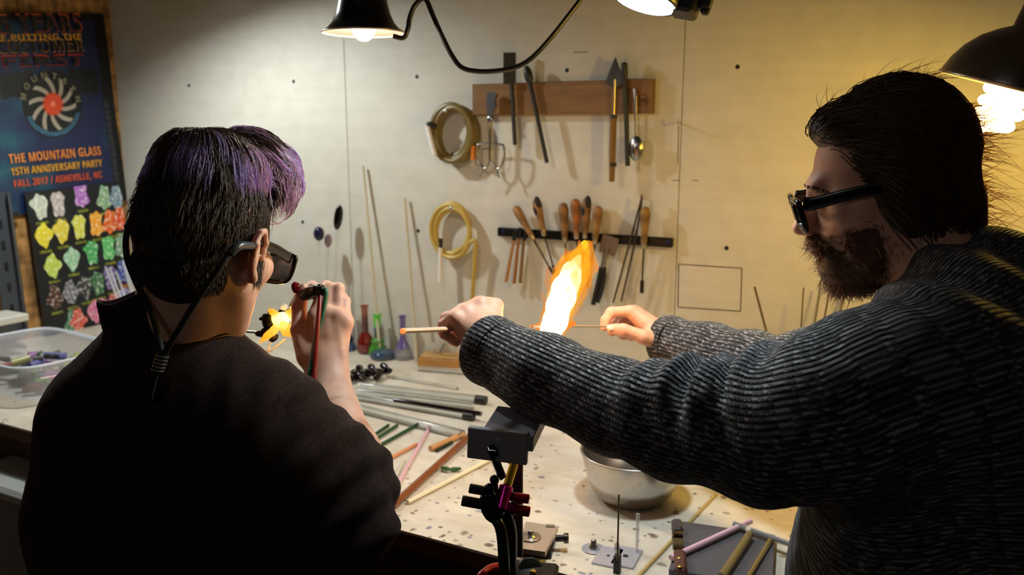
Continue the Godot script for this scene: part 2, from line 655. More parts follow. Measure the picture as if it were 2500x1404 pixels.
# ---------------------------------------------------------------- the bench
func _bench() -> void:
	var r := RandomNumberGenerator.new()
	r.seed = 4
	var w := 2048
	var h := 512
	var x0 := SIDE
	var x1 := 1.2
	var depth := 0.838
	var data := PackedByteArray()
	data.resize(w * h * 3)
	var f := noise(8, 0.012, 4)
	var k := 0
	for y in h:
		for x in w:
			var s := f.get_noise_2d(x, y * 1.7)
			var d := f.get_noise_2d(x * 3.1 + 4000.0, y * 5.0)
			data[k] = int(216 + s * 18 + d * 8)
			data[k + 1] = int(208 + s * 20 + d * 8)
			data[k + 2] = int(194 + s * 24 + d * 8)
			k += 3
	for m in 900:
		var bx := -0.8 + 1.0 * r.randf() if m < 520 else r.randf_range(x0, x1)
		var bz := depth * (1.0 - pow(r.randf(), 1.4) * (0.6 if m < 520 else 1.0))
		var rad := r.randf_range(0.0008, 0.0026) if r.randf() < 0.75 else r.randf_range(0.002, 0.006)
		var dark := r.randf_range(0.35, 0.85)
		var stretch := r.randf_range(0.5, 1.6)
		var col := Vector3(70, 52, 38) if r.randf() < 0.85 else Vector3(60, 66, 110)
		var cx := (bx - x0) / (x1 - x0) * w
		var cz := bz / depth * h
		var rx := rad / (x1 - x0) * w * stretch + 0.6
		var rz := rad / depth * h / stretch + 0.6
		for yy in range(max(0, int(cz - rz)), min(h, int(cz + rz) + 2)):
			for xx in range(max(0, int(cx - rx)), min(w, int(cx + rx) + 2)):
				var q := pow((xx - cx) / rx, 2) + pow((yy - cz) / rz, 2)
				if q < 1.0:
					var a := dark * (1.0 - q * 0.6)
					var at := (yy * w + xx) * 3
					for ch in 3:
						data[at + ch] = int(lerpf(data[at + ch], col[ch], a))
	var top := StandardMaterial3D.new()
	top.albedo_texture = ImageTexture.create_from_image(Image.create_from_data(w, h, false, Image.FORMAT_RGB8, data))
	top.albedo_color = Color(0.93, 0.92, 0.9)
	top.roughness = 0.55
	var o := thing("workbench", "long white-painted workbench with burn specks and a raw brown front edge", "workbench", Vector3((x0 + x1) / 2, 0, depth / 2))
	var g := geo()
	var a := g.vert(Vector3(x0, TABLE, 0.0), Vector2(0, 0))
	g.vert(Vector3(x0, TABLE, depth), Vector2(0, 1))
	g.vert(Vector3(x1, TABLE, depth), Vector2(1, 1))
	g.vert(Vector3(x1, TABLE, 0.0), Vector2(1, 0))
	g.tri(a, a + 1, a + 2)
	g.tri(a, a + 2, a + 3)
	g.flat([Vector3(x0, TABLE, depth), Vector3(x0, TABLE - 0.004, depth), Vector3(x1, TABLE - 0.004, depth), Vector3(x1, TABLE, depth)])
	part("table_top", g, top, o, "white painted top with burn specks")
	part("core_board", geo().box(Vector3((x0 + x1) / 2, TABLE - 0.0165, depth / 2), Vector3(x1 - x0, 0.025, depth - 0.002)), wood(0.36, 0.2, 0.13, 0.5, Vector3(2, 12, 12)), o, "raw reddish brown edge")
	part("apron", geo().box(Vector3((x0 + x1) / 2, TABLE - 0.075, depth - 0.06), Vector3(x1 - x0, 0.09, 0.03), Basis.IDENTITY, 0.002), wood(0.32, 0.2, 0.13), o)
	for x in [x0 + 0.05, -0.62, x1 - 0.05]:
		for z in [0.05, depth - 0.12]:
			part("leg", geo().box(Vector3(x, (TABLE - 0.03) / 2, z), Vector3(0.07, TABLE - 0.03, 0.07), Basis.IDENTITY, 0.003), wood(0.4, 0.28, 0.18), o)
	part("lower_shelf", geo().box(Vector3((x0 + x1) / 2, 0.42, depth / 2 - 0.02), Vector3(x1 - x0 - 0.03, 0.02, depth - 0.12)), wood(0.3, 0.22, 0.16), o)


# ---------------------------------------------------------------- tools on the wall
func _wall_rack() -> void:
	var steel := mat(0.62, 0.61, 0.6, 0.25, 1.0)
	var black := mat(0.1, 0.1, 0.095, 0.5)
	# the wooden magnetic board
	var a := A(545, 418, 0.0)
	var b := A(2010, 384, 0.0)
	var c := A(2010, 660, 0.0)
	var cy := (a.y + b.y) / 2
	var hh := cy - c.y
	var o := thing("tool_board", "reddish brown wooden board screwed to the wall that holds the upper tools", "tool rack", Vector3((a.x + b.x) / 2, cy - hh, 0.011))
	var plank := part("board", geo().box(Vector3((a.x + b.x) / 2, cy - hh / 2, 0.011), Vector3(b.x - a.x, hh, 0.02), Basis.IDENTITY, 0.0015), wood(0.6, 0.42, 0.18, 0.5, Vector3(2.5, 16, 16), 0.5), o)
	var m := A(1900, 552, 0.0212)
	var mark := []
	for k in 17:
		mark.append(m + Vector3(cos(TAU * k / 16) * 0.012, sin(TAU * k / 16) * 0.012, 0))
	var burn := geo().tube(mark, 0.0009, 5)
	for k in 4:
		burn.box(m + Vector3(-0.006 + 0.004 * k, 0, 0), Vector3(0.0014, 0.012 - 0.003 * (k % 2), 0.001))
	part("burn_mark", burn, mat(0.2, 0.11, 0.06, 0.8), plank, "round maker's mark burned into the wood")

	var z := 0.031
	# graphite paddle with a square head
	o = thing("graphite_paddle", "black graphite rod with a square paddle head, left of centre on the wooden board", "glass tool", A(860, 915, z), "black rods on the wooden board")
	part("paddle_head", geo().box(A(815, 290, z + 0.006), Vector3(0.03, 0.071, 0.011), Basis(Vector3.UP, 0.5), 0.0015), mat(0.16, 0.155, 0.145, 0.45), o)
	part("rod", geo().tube([A(832, 395, z), A(860, 915, z)], 0.0049, 12), black, o)
	# graphite reamer with a rounded head
	o = thing("graphite_reamer", "long black graphite rod with a rounded head leaning to the right on the wooden board", "glass tool", A(1120, 1060, z), "black rods on the wooden board")
	part("reamer_head", geo().lathe([Vector2(0.0, 0.0), Vector2(0.005, 0.0), Vector2(0.0098, 0.01), Vector2(0.0105, 0.022), Vector2(0.0085, 0.034), Vector2(0.0045, 0.041), Vector2(0.0, 0.042)], A(985, 415, z), along(A(985, 415, z), A(955, 285, z))), mat(0.15, 0.14, 0.135, 0.4), o)
	part("rod", geo().tube([A(980, 395, z), A(1122, 1062, z)], 0.0049, 12), black, o)
	# triangular trowel
	o = thing("triangular_paddle", "steel paddle with a dark triangular blade and long brass coloured handle on the wooden board", "glass tool", A(1650, 1215, z))
	var t0 := A(1680, 200, z)
	var tp := PackedVector2Array([Vector2(0.0, 0.0), Vector2(0.0225, -0.054), Vector2(0.004, -0.066), Vector2(-0.004, -0.066), Vector2(-0.0225, -0.054)])
	part("blade", geo().prism(tp, 0.004, t0 + Vector3(0, 0, -0.002)), mat(0.2, 0.19, 0.17, 0.4, 0.5), o, "dark triangular blade")
	part("shaft", geo().tube([A(1677, 380, z), A(1664, 690, z)], 0.0034, 10), mat(0.8, 0.74, 0.6, 0.25, 1.0), o)
	part("handle", geo().tube([A(1666, 680, z), A(1662, 700, z), A(1654, 1000, z), A(1649, 1215, z)], [0.006, 0.0078, 0.0076, 0.0062], 12), wood(0.6, 0.43, 0.16), o)
	part("handle_band", geo().tube([A(1661, 1060, z), A(1660, 1090, z)], 0.0082, 12), mat(0.14, 0.1, 0.07, 0.5), o)
	part("handle_band", geo().tube([A(1666, 668, z), A(1664, 700, z)], 0.0083, 12), mat(0.14, 0.1, 0.07, 0.5), o)
	# straight rod
	o = thing("graphite_rod", "plain black graphite rod hanging beside the spoon on the wooden board", "glass tool", A(1780, 1088, z), "black rods on the wooden board")
	part("rod", geo().tube([A(1760, 380, z), A(1780, 1088, z)], 0.0055, 12), black, o)
	part("rod_grip", geo().tube(smooth([A(1752, 240, z), A(1752, 300, z), A(1760, 400, z)]), [0.002, 0.0055, 0.0072, 0.0075, 0.0072, 0.0072, 0.0072, 0.0072, 0.0068, 0.0064, 0.006, 0.0056, 0.0055], 12), mat(0.13, 0.125, 0.12, 0.4), o)
	# spoon
	o = thing("spoon", "polished steel spoon hanging bowl down at the right end of the wooden board", "spoon", A(1848, 1040, z))
	var s := []
	var sr := []
	for q in [[1836, 455, 5], [1838, 478, 12], [1840, 520, 13], [1842, 600, 10], [1843, 700, 6], [1845, 800, 5], [1846, 850, 7]]:
		s.append(A(q[0], q[1], z))
		sr.append(q[2] * 0.00034)
	part("handle", geo().tube(s, sr, 10, true, 0.4, Vector3.RIGHT), steel, o)
	var bowl := A(1848, 945, z)
	var g := geo()
	for k in 9:
		for j in 17:
			var rr := k / 8.0
			var an := TAU * j / 16
			g.vert(bowl + Vector3(cos(an) * 0.0165 * rr, sin(an) * 0.028 * rr, 0.008 - 0.008 * rr * rr))
	for k in 8:
		for j in 16:
			var i0 := k * 17 + j
			g.tri(i0, i0 + 17, i0 + 18)
			g.tri(i0, i0 + 18, i0 + 1)
	part("bowl", g, steel, o)
	# bead tongs
	o = thing("tongs", "scissor-handled steel glass tongs hanging at the left end of the wooden board", "tongs", A(650, 1180, z))
	var zt := 0.036
	var jaw := PackedVector2Array()
	var j0 := A(680, 600, zt)
	for q in [[640, 500], [665, 482], [705, 490], [720, 505], [700, 560], [715, 600], [700, 612], [690, 640], [672, 690], [645, 690], [638, 600]]:
		var p := A(q[0], q[1], zt) - j0
		jaw.append(Vector2(p.x, p.y))
	part("jaw", geo().prism(jaw, 0.006, j0), mat(0.5, 0.5, 0.5, 0.35, 1.0), o)
	part("pivot", geo().lathe([Vector2(0.0075, -0.006), Vector2(0.0075, 0.006), Vector2(0.006, 0.008), Vector2(0, 0.008)], A(664, 705, zt), along(Vector3.ZERO, Vector3(0, 0, 1), Vector3.UP)), steel, o)
	for side in 2:
		var pts := []
		var list := [[652, 720], [652, 800], [655, 1000], [645, 1070], [610, 1105], [565, 1060], [548, 990], [550, 925], [570, 908], [650, 905]] if side == 0 else [[672, 720], [668, 800], [662, 1000], [680, 1070], [715, 1110], [755, 1075], [775, 1000], [770, 930], [752, 914], [668, 905]]
		for q in list:
			pts.append(A(q[0], q[1], zt + 0.001 * side))
		part("handle", geo().tube(smooth(pts, 5), 0.0027, 8), steel, o)
		var tail := [[608, 1104], [595, 1140], [572, 1178]] if side == 0 else [[712, 1108], [718, 1150], [735, 1186]]
		var tp2 := []
		for q in tail:
			tp2.append(A(q[0], q[1], zt))
		part("tail", geo().tube(tp2, 0.0022, 8), steel, o)
	# bent nail at the panel joint
	var h := A(2212, 738, 0.0)
	item("wall_hook", geo().tube(smooth([h, h + Vector3(0, 0, 0.02), h + Vector3(0.003, -0.004, 0.03), h + Vector3(0.004, 0.008, 0.036)]), 0.0018, 8), mat(0.85, 0.8, 0.65, 0.3, 1.0), "small bright metal hook on the panel joint right of the wooden board", "hook")


func _file_handle(o: Node3D, a: Vector3, b: Vector3, fat: float, tone: Material) -> Node3D:
	var len := (b - a).length()
	var bs := along(a, b)
	var prof := []
	for q in [[0.0, -0.02], [0.45, -0.01], [0.8, 0.03], [1.0, 0.12], [1.0, 0.22], [0.86, 0.38], [0.7, 0.58], [0.62, 0.78], [0.62, 0.84]]:
		prof.append(Vector2(q[0] * fat, q[1] * len))
	var grip := part("handle", geo().lathe(prof, a, bs, 20), tone, o)
	part("ferrule", geo().lathe([Vector2(fat * 0.6, len * 0.83), Vector2(fat * 0.62, len * 0.84), Vector2(fat * 0.58, len * 0.99), Vector2(0.0, len)], a, bs, 20), mat(0.72, 0.66, 0.56, 0.3, 1.0), o)
	return grip


func _tool_bar() -> void:
	var o := thing("magnetic_bar", "black magnetic tool bar screwed to the wall below the wooden board", "tool rack", B(1370, 460, 0.008))
	var a := B(693, 400, 0.008)
	var b := B(2052, 488, 0.008)
	var bar := part("bar", geo().box((a + b) / 2, Vector3((b - a).length(), 0.0215, 0.014), Basis(Vector3(0, 0, 1), atan2(b.y - a.y, b.x - a.x)), 0.002), mat(0.055, 0.055, 0.06, 0.3), o)
	for q in [[728, 403], [2010, 486]]:
		part("screw", geo().lathe([Vector2(0.0045, 0), Vector2(0.004, 0.0014), Vector2(0.0, 0.0016)], B(q[0], q[1], 0.015), along(Vector3.ZERO, Vector3(0, 0, 1), Vector3.UP), 14), mat(0.14, 0.2, 0.34, 0.3, 0.8), bar, "bluish screw head")
	var iron := mat(0.2, 0.17, 0.14, 0.45, 0.8)
	var z := 0.026
	var list := [
		["wooden-handled shaping tool leaning left, first from the left on the black bar", 822, 208, 968, 465, 1082, 668, 0.0112, 14, 0.68, 0.5, 0.28],
		["wooden-handled tool with a scorched grip, second from the left on the black bar", 985, 150, 1052, 435, 1114, 655, 0.0114, 14, 0.66, 0.48, 0.27],
		["pale wooden-handled tool hanging straight just left of the flame tip", 1195, 182, 1213, 490, 1232, 760, 0.0118, 12, 0.62, 0.44, 0.24],
		["orange-brown wooden-handled tool above the flame tip", 1291, 150, 1302, 460, 1315, 700, 0.012, 12, 0.7, 0.43, 0.22],
		["heavily burned wooden-handled tool above the flame tip", 1380, 145, 1366, 455, 1350, 700, 0.0118, 12, 0.6, 0.42, 0.22],
		["short wooden-handled tool just right of the flame tip", 1468, 205, 1444, 500, 1395, 770, 0.0118, 12, 0.66, 0.48, 0.27],
		["wooden-handled spade tool, farthest right on the black bar", 1838, 212, 1824, 532, 1812, 790, 0.0118, 22, 0.66, 0.5, 0.26],
	]
	for k in list.size():
		var q = list[k]
		var zz := z + 0.004 * (k % 2)
		var top := B(q[1], q[2], zz)
		var fer := B(q[3], q[4], zz)
		var tip := B(q[5], q[6], zz)
		o = thing("shaping_tool", q[0], "glass tool", Vector3(tip.x, tip.y, zz), "wooden handled tools on the black bar")
		var grip := _file_handle(o, top, fer, q[7], wood(q[9], q[10], q[11], 0.5, Vector3(8, 1.5, 8)))
		if k in [1, 4]:
			for s in [[0.1, 0.004], [0.28, -0.003]]:
				var at := top.lerp(fer, s[0])
				part("scorch_patch", geo().ball(at + Vector3(s[1], 0, 0.0035), Vector3(q[7] * 0.72, 0.017, q[7] * 0.74), along(top, fer), 14), mat(0.12, 0.08, 0.06, 0.7), grip, "blackened burn on the handle")
		part("shaft", geo().tube([fer, tip], 0.0019, 8), iron, o)
		part("tip", geo().box(tip.lerp(tip + (tip - fer).normalized() * 0.012, 1.0), Vector3(q[8] * 0.00042, 0.03 if k == 6 else 0.022, 0.003), along(fer, tip), 0.001), mat(0.24, 0.17, 0.11, 0.5, 0.7), o)
	# three slim sticks under the left end
	for k in 3:
		var q = [[812, 470, 752, 792, 0.7, 0.5, 0.28], [850, 455, 815, 805, 0.62, 0.42, 0.24], [890, 470, 862, 800, 0.52, 0.4, 0.24]][k]
		o = thing("tapered_stick", ["dull copper stick, leftmost of the three slim sticks under the black bar", "copper-brown stick, middle of the three slim sticks under the black bar", "dull brown stick, rightmost of the three slim sticks under the black bar"][k], "stick", B(q[2], q[3], 0.02), "slim sticks under the black bar")
		part("stick", geo().tube([B(q[0], q[1], 0.022), B(q[2], q[3], 0.022)], [0.0036, 0.0044], 10), mat(q[4], q[5], q[6], 0.4, 0.35), o)
		part("clip", geo().box(B(q[0] + 8, q[1] - 42, 0.023), Vector3(0.009, 0.028, 0.008), along(B(q[2], q[3]), B(q[0], q[1])), 0.002), mat(0.06, 0.055, 0.055, 0.4), o)
	# flat-bladed squeezing tongs
	o = thing("flat_paddle", "steel paddle tongs with a square blade and two-pronged black handle right of the flame", "glass tool", B(1430, 965, 0.03))
	var c := B(1552, 505, 0.027)
	var d := B(1505, 680, 0.027)
	part("blade", geo().box(c, Vector3(0.041, 0.043, 0.003), along(d, c), 0.001), mat(0.62, 0.55, 0.5, 0.35, 0.9), o)
	part("neck", geo().tube([B(1540, 520, 0.03), d], [0.005, 0.006], 10), mat(0.6, 0.58, 0.55, 0.25, 1.0), o)
	part("prong", geo().tube(smooth([B(1495, 680, 0.028), B(1478, 760, 0.028), B(1450, 880, 0.028), B(1430, 968, 0.028)], 4), 0.0058, 10), mat(0.07, 0.065, 0.065, 0.4), o)
	part("prong", geo().tube(smooth([B(1513, 680, 0.028), B(1512, 760, 0.028), B(1488, 880, 0.028), B(1462, 950, 0.028)], 4), 0.0056, 10), mat(0.07, 0.065, 0.065, 0.4), o)
	# long tweezers
	o = thing("long_tweezers", "long thin steel tweezers hanging near the right end of the black bar", "tweezers", B(1650, 940, 0.03))
	part("arm", geo().tube(smooth([B(1808, 110, 0.027), B(1800, 170, 0.028), B(1700, 540, 0.03), B(1585, 955, 0.028)], 4), 0.0023, 8), mat(0.42, 0.37, 0.3, 0.3, 1.0), o)
	part("arm", geo().tube(smooth([B(1808, 110, 0.029), B(1806, 180, 0.03), B(1755, 480, 0.031), B(1648, 945, 0.03)], 4), 0.0023, 8), mat(0.42, 0.37, 0.3, 0.3, 1.0), o)
	part("spring_end", geo().ball(B(1806, 122, 0.028), Vector3(0.0035, 0.004, 0.0035)), mat(0.5, 0.45, 0.4, 0.3, 1.0), o)


func _coil(cx: Vector3, loops: Array, per := 26) -> Array:      # loops: [radius x, radius y, shift x, shift y, depth]
	var pts := []
	for k in loops.size():
		var q = loops[k]
		var nx = loops[min(k + 1, loops.size() - 1)]
		for j in per:
			var s := float(j) / per
			var a := -PI * 0.5 + TAU * s
			pts.append(cx + Vector3(lerpf(q[2], nx[2], s) + cos(a) * lerpf(q[0], nx[0], s), lerpf(q[3], nx[3], s) + sin(a) * lerpf(q[1], nx[1], s), lerpf(q[4], nx[4], s)))
	return pts


func _hoses() -> void:
	var steel := mat(0.8, 0.8, 0.78, 0.3, 1.0)
	var olive := mat(0.44, 0.37, 0.17, 0.4)
	var c := A(370, 810, 0.0)
	var o := thing("hose_coil", "coiled olive brown rubber hose with a white tip hanging left of the wooden board", "hose", c + Vector3(0, -0.08, 0))
	var pts := _coil(c, [[0.05, 0.062, -0.002, 0.004, 0.012], [0.056, 0.066, 0.002, 0.0, 0.022], [0.058, 0.068, 0.01, -0.003, 0.034], [0.051, 0.062, 0.016, -0.008, 0.026], [0.056, 0.065, 0.018, -0.006, 0.016]])
	part("hose", geo().tube(pts, 0.0075, 12), olive, o)
	part("hose_end", geo().tube(smooth([A(215, 770, 0.036), A(175, 745, 0.044), A(145, 752, 0.046)], 3), 0.0065, 10), mat(0.1, 0.09, 0.08, 0.5), o)
	part("white_tip", geo().tube([A(146, 758, 0.046), A(174, 880, 0.05), A(206, 1000, 0.05)], [0.0058, 0.0062, 0.0064], 12), mat(0.92, 0.9, 0.88, 0.4), o)
	part("orange_fitting", geo().tube([A(522, 920, 0.03), A(520, 1040, 0.03)], 0.0062, 12), mat(0.82, 0.46, 0.12, 0.4), o)
	item("wall_nail", geo().tube([A(285, 632, 0.0), A(290, 640, 0.05)], 0.0022, 8).ball(A(290, 640, 0.05), Vector3(0.004, 0.004, 0.002)), steel, "steel nail holding the olive brown hose coil", "nail")
	c = B(352, 375, 0.0)
	o = thing("hose_coil", "coiled yellow latex hose with a white tip hanging left of the black bar", "hose", c + Vector3(0, -0.08, 0))
	pts = _coil(c, [[0.049, 0.062, 0.004, 0.006, 0.014], [0.056, 0.063, 0.0, 0.002, 0.022], [0.058, 0.066, 0.004, -0.006, 0.03], [0.05, 0.06, 0.008, -0.012, 0.022]])
	var last: Vector3 = pts[-1]
	var tail := smooth([last, last + Vector3(0.035, 0.02, 0.004), B(505, 470, 0.03), B(508, 600, 0.026), B(500, 760, 0.024), B(488, 930, 0.024)], 5)
	pts.append_array(tail.slice(1))
	part("hose", geo().tube(pts, 0.0054, 12), mat(0.74, 0.63, 0.3, 0.4), o)
	part("hose_end", geo().tube([B(243, 455, 0.03), B(244, 525, 0.03)], 0.0055, 10), mat(0.14, 0.13, 0.1, 0.5), o)
	part("white_tip", geo().tube([B(242, 522, 0.03), B(240, 660, 0.032), B(238, 790, 0.034)], [0.0052, 0.0058, 0.0062], 12), mat(0.93, 0.91, 0.88, 0.4), o)
	item("wall_nail", geo().tube([B(318, 212, 0.0), B(322, 220, 0.045)], 0.0022, 8).ball(B(322, 220, 0.045), Vector3(0.005, 0.005, 0.002)), steel, "steel nail holding the yellow hose coil", "nail")


# ---------------------------------------------------------------- posters and the left corner
func _sheet(corners: Array, off: float, m: Material, o: Node3D, called: String) -> void:      # corners: top left, top right, bottom right, bottom left
	var g := geo()
	var nx := 10
	var ny := 14
	for s in 2:
		var f := g.v.size()
		for y in ny + 1:
			for x in nx + 1:
				var u := float(x) / nx
				var v := float(y) / ny
				var p: Vector3 = corners[0].lerp(corners[1], u).lerp(corners[3].lerp(corners[2], u), v)
				p.x += off + (0.0015 if s == 0 else 0.0) + 0.003 * sin(u * 5.0 + v * 3.0) + 0.002 * sin(v * 9.0)
				g.vert(p, Vector2(u, v))
		for y in ny:
			for x in nx:
				var a := f + y * (nx + 1) + x
				if s == 0:
					g.tri(a, a + nx + 1, a + nx + 2)
					g.tri(a, a + nx + 2, a + 1)
				else:
					g.tri(a, a + nx + 2, a + nx + 1)
					g.tri(a, a + 1, a + nx + 2)
	part(called, g, m, o)


func _letters(text: String, a: Vector3, b: Vector3, tall: float, m: Material, o: Node3D, called := "lettering", bold := true) -> void:   # from a to b on the left wall
	var font := SystemFont.new()
	font.font_names = PackedStringArray(["Droid Sans"])
	font.font_weight = 700 if bold else 400
	var tm := TextMesh.new()
	tm.font = font
	tm.text = text
	tm.font_size = 64
	tm.pixel_size = 0.001
	tm.depth = 0.02
	tm.curve_step = 4.0
	var box := tm.get_aabb()
	var x := (b - a).normalized()
	var n := Vector3(1, 0, 0)
	var y := n.cross(x).normalized()
	var sx: float = (b - a).length() / max(box.size.x, 0.001)
	var sy := tall / 0.047
	var mi := MeshInstance3D.new()
	mi.mesh = tm
	mi.material_override = m
	mi.name = called
	mi.transform = Transform3D(Basis(x * sx, y * sy, n * 0.03), (a + b) / 2 + y * tall * 0.5 - o.position)
	if o.has_node(called):
		mi.name = "%s_%03d" % [called, o.get_child_count()]
	o.add_child(mi, true)
	mi.set_meta("label", "printed words %s" % text.to_lower().replace("/", "in").replace(",", ""))


func _posters() -> void:
	var cloud := noise(21, 0.02, 4)
	var hash := noise(33, 0.4, 1)
	# upper banner: blue with a black winged disc
	var banner := StandardMaterial3D.new()
	banner.roughness = 0.32
	banner.albedo_texture = picture(384, 512, func(u, v):
		var q: float = cloud.get_noise_2d(u * 150.0, v * 200.0)
		var c := Color(0.07, 0.11, 0.26).lerp(Color(0.11, 0.32, 0.36), clampf(0.35 - u * 0.8 + v * 0.25 + q * 0.9, 0, 1))
		if u > 0.9 or v < 0.035:
			c = Color(0.03, 0.03, 0.04)
		if u > 0.91 and u < 0.95 and v > 0.45 and fmod(v * 30.0, 1.0) < 0.8 and hash.get_noise_2d(u * 900.0, v * 1400.0) > 0.0:
			c = Color(0.3, 0.32, 0.36)
		var x: float = (u - 0.475) * 0.385
		var y: float = (v - 0.455) * 0.56
		var r := sqrt(x * x + y * y * 0.92)
		var wing: float = 0.075 - abs(y + 0.065 - 0.12 * (abs(x) - 0.07)) * 1.9 - 0.015 * abs(sin(abs(x) * 90.0))
		if abs(x) > 0.06 and abs(x) < 0.155 and wing > 0.0 and y < -0.02:
			c = Color(0.03, 0.03, 0.035)
		if r < 0.094:
			c = Color(0.035, 0.035, 0.04)
			var a := atan2(y, x)
			var sp: float = sin(a * 10.0 + r * 95.0)
			if r > 0.02 and r < 0.074 and sp > -0.15 + (r - 0.03) * 18.0:
				c = Color(0.66, 0.62, 0.55)
			if r < 0.035:
				c = c.lerp(Color(0.85, 0.26, 0.12), clampf((0.037 - r) * 90.0, 0, 1))
			if r < 0.008:
				c = Color(0.92, 0.5, 0.4)
			if r > 0.076 and r < 0.089 and y > 0.03 and fmod(a * 9.0, 1.0) < 0.75 and hash.get_noise_2d(u * 700.0, v * 900.0) > -0.2:
				c = Color(0.3, 0.55, 0.7)
		return c)
	var tl := L(-45, 33)
	var tr := L(247, 33)
	var br := L(301, 488)
	var bl := L(-12, 530)
	var o := thing("event_banner", "dark blue printed party banner with a black winged disc, on the left wall", "poster", Vector3(SIDE + 0.01, br.y, 0.2))
	_sheet([tl, tr, br, bl], 0.012, banner, o, "banner_sheet")
	var orange := mat(0.85, 0.5, 0.2, 0.5)
	var yellow := mat(0.82, 0.58, 0.12, 0.5)
	var red := mat(0.75, 0.16, 0.1, 0.5)
	var rust := mat(0.78, 0.3, 0.12, 0.5)
	var black := mat(0.05, 0.04, 0.04, 0.5)
	var off := 0.019
	for k in 2:
		var e := 0.0012 * k
		var lay := 0.06 if k == 0 else 0.0
		_letters("15 YEARS", L(-30 - lay * 40, 82 + lay * 30, off + e), L(201 + lay * 40, 76 + lay * 30, off + e), 0.046 + lay * 0.1, rust if k == 0 else black, o)
		_letters("CUSTOMER", L(-3 - lay * 30, 131 + lay * 30, off + e), L(204 + lay * 30, 124 + lay * 30, off + e), 0.031 + lay * 0.1, yellow if k == 0 else black, o)
		_letters("FIRST", L(7 - lay * 30, 163 + lay * 30, off + e), L(203 + lay * 30, 157 + lay * 30, off + e), 0.026 + lay * 0.1, red if k == 0 else black, o)
	_letters("OF PUTTING THE", L(-20, 101, off), L(200, 96, off), 0.017, yellow, o)
	_letters("THE MOUNTAIN GLASS", L(24, 400, off), L(248, 378, off), 0.026, orange, o)
	_letters("15TH ANNIVERSARY PARTY", L(28, 429, off), L(250, 406, off), 0.021, yellow, o)
	_letters("FALL 2017 / ASHEVILLE, NC", L(35, 458, off), L(250, 434, off), 0.02, rust, o)
	var mid := L(127, 258, off)
	var word := "MOUNTAIN"
	for k in word.length():
		var a := deg_to_rad(165.0 - k * 21.5)
		var p := mid + Vector3(0, sin(a) * 0.078, -cos(a) * 0.078)
		var tdir := Vector3(0, -cos(a), -sin(a)) * 0.0085
		_letters(word[k], p - tdir, p + tdir, 0.017, mat(0.5, 0.47, 0.38, 0.5), o, "emblem_letter")
	# lower poster: rows of small glass pendants on black
	var tones := [Color(0.75, 0.78, 0.72), Color(0.72, 0.66, 0.66), Color(0.66, 0.4, 0.75), Color(0.5, 0.66, 0.5), Color(0.45, 0.55, 0.62),
		Color(0.92, 0.85, 0.15), Color(0.88, 0.8, 0.2), Color(0.85, 0.85, 0.3), Color(0.95, 0.62, 0.12), Color(0.9, 0.38, 0.12), Color(0.85, 0.3, 0.15),
		Color(0.75, 0.85, 0.3), Color(0.6, 0.8, 0.66), Color(0.25, 0.65, 0.35), Color(0.35, 0.75, 0.4), Color(0.45, 0.6, 0.5),
		Color(0.3, 0.18, 0.16), Color(0.45, 0.45, 0.5), Color(0.2, 0.2, 0.22), Color(0.2, 0.4, 0.25), Color(0.45, 0.35, 0.6), Color(0.25, 0.3, 0.65),
		Color(0.3, 0.5, 0.4), Color(0.85, 0.35, 0.3), Color(0.85, 0.45, 0.6), Color(0.8, 0.3, 0.6), Color(0.85, 0.4, 0.42), Color(0.6, 0.6, 0.85)]
	var spots := [[0.12, 0.1, 0], [0.3, 0.1, 1], [0.55, 0.06, 2], [0.8, 0.1, 3], [0.94, 0.11, 4], [0.12, 0.29, 5], [0.3, 0.28, 6], [0.49, 0.27, 7], [0.68, 0.27, 8], [0.83, 0.27, 9], [0.95, 0.26, 10],
		[0.17, 0.5, 11], [0.38, 0.48, 12], [0.6, 0.46, 13], [0.79, 0.45, 14], [0.94, 0.45, 15], [0.15, 0.71, 16], [0.32, 0.7, 17], [0.48, 0.69, 18], [0.62, 0.68, 19], [0.77, 0.66, 20], [0.93, 0.63, 21],
		[0.3, 0.9, 22], [0.36, 0.9, 23], [0.55, 0.87, 24], [0.64, 0.87, 25], [0.78, 0.85, 26], [0.9, 0.83, 27]]
	var pend := StandardMaterial3D.new()
	pend.roughness = 0.3
	pend.albedo_texture = picture(320, 448, func(u, v):
		var c := Color(0.045, 0.05, 0.065).lerp(Color(0.05, 0.12, 0.15), clampf(cloud.get_noise_2d(u * 90.0, v * 120.0) + 0.2, 0, 1))
		if u > 0.86 and v > 0.72:
			c = Color(0.6, 0.1, 0.1)
		for s in spots:
			var x: float = (u - s[0]) / 0.075
			var y: float = (v - s[1]) / 0.082
			if abs(x) < 1.3 and abs(y) < 1.6:
				var lobes: float = x * x * (1.1 + 0.5 * sin(y * 4.0 + s[2])) + y * y + 0.16 * sin(x * 7.0 + s[2] * 2.0)
				if lobes < 1.0:
					c = tones[s[2]].lerp(Color(0.96, 0.95, 0.9), clampf(0.75 * hash.get_noise_2d(u * 55.0 + s[2] * 40.0, v * 75.0) + 0.1, 0, 0.8))
				elif y > 1.2 and y < 1.42 and abs(x) < 0.8 and hash.get_noise_2d(u * 800.0, v * 500.0) > -0.1:
					c = Color(0.66, 0.68, 0.15)
		return c)
	o = thing("pendant_poster", "black poster with rows of colourful glass pendants below the blue banner", "poster", Vector3(SIDE + 0.01, L(110, 835).y, 0.2))
	_sheet([L(46, 470), L(281, 441), L(319, 780), L(99, 834)], 0.024, pend, o, "poster_sheet")
	part("corner_tag", geo().box(L(33, 523, 0.03), Vector3(0.002, 0.014, 0.035)), mat(0.07, 0.07, 0.08, 0.4), o)


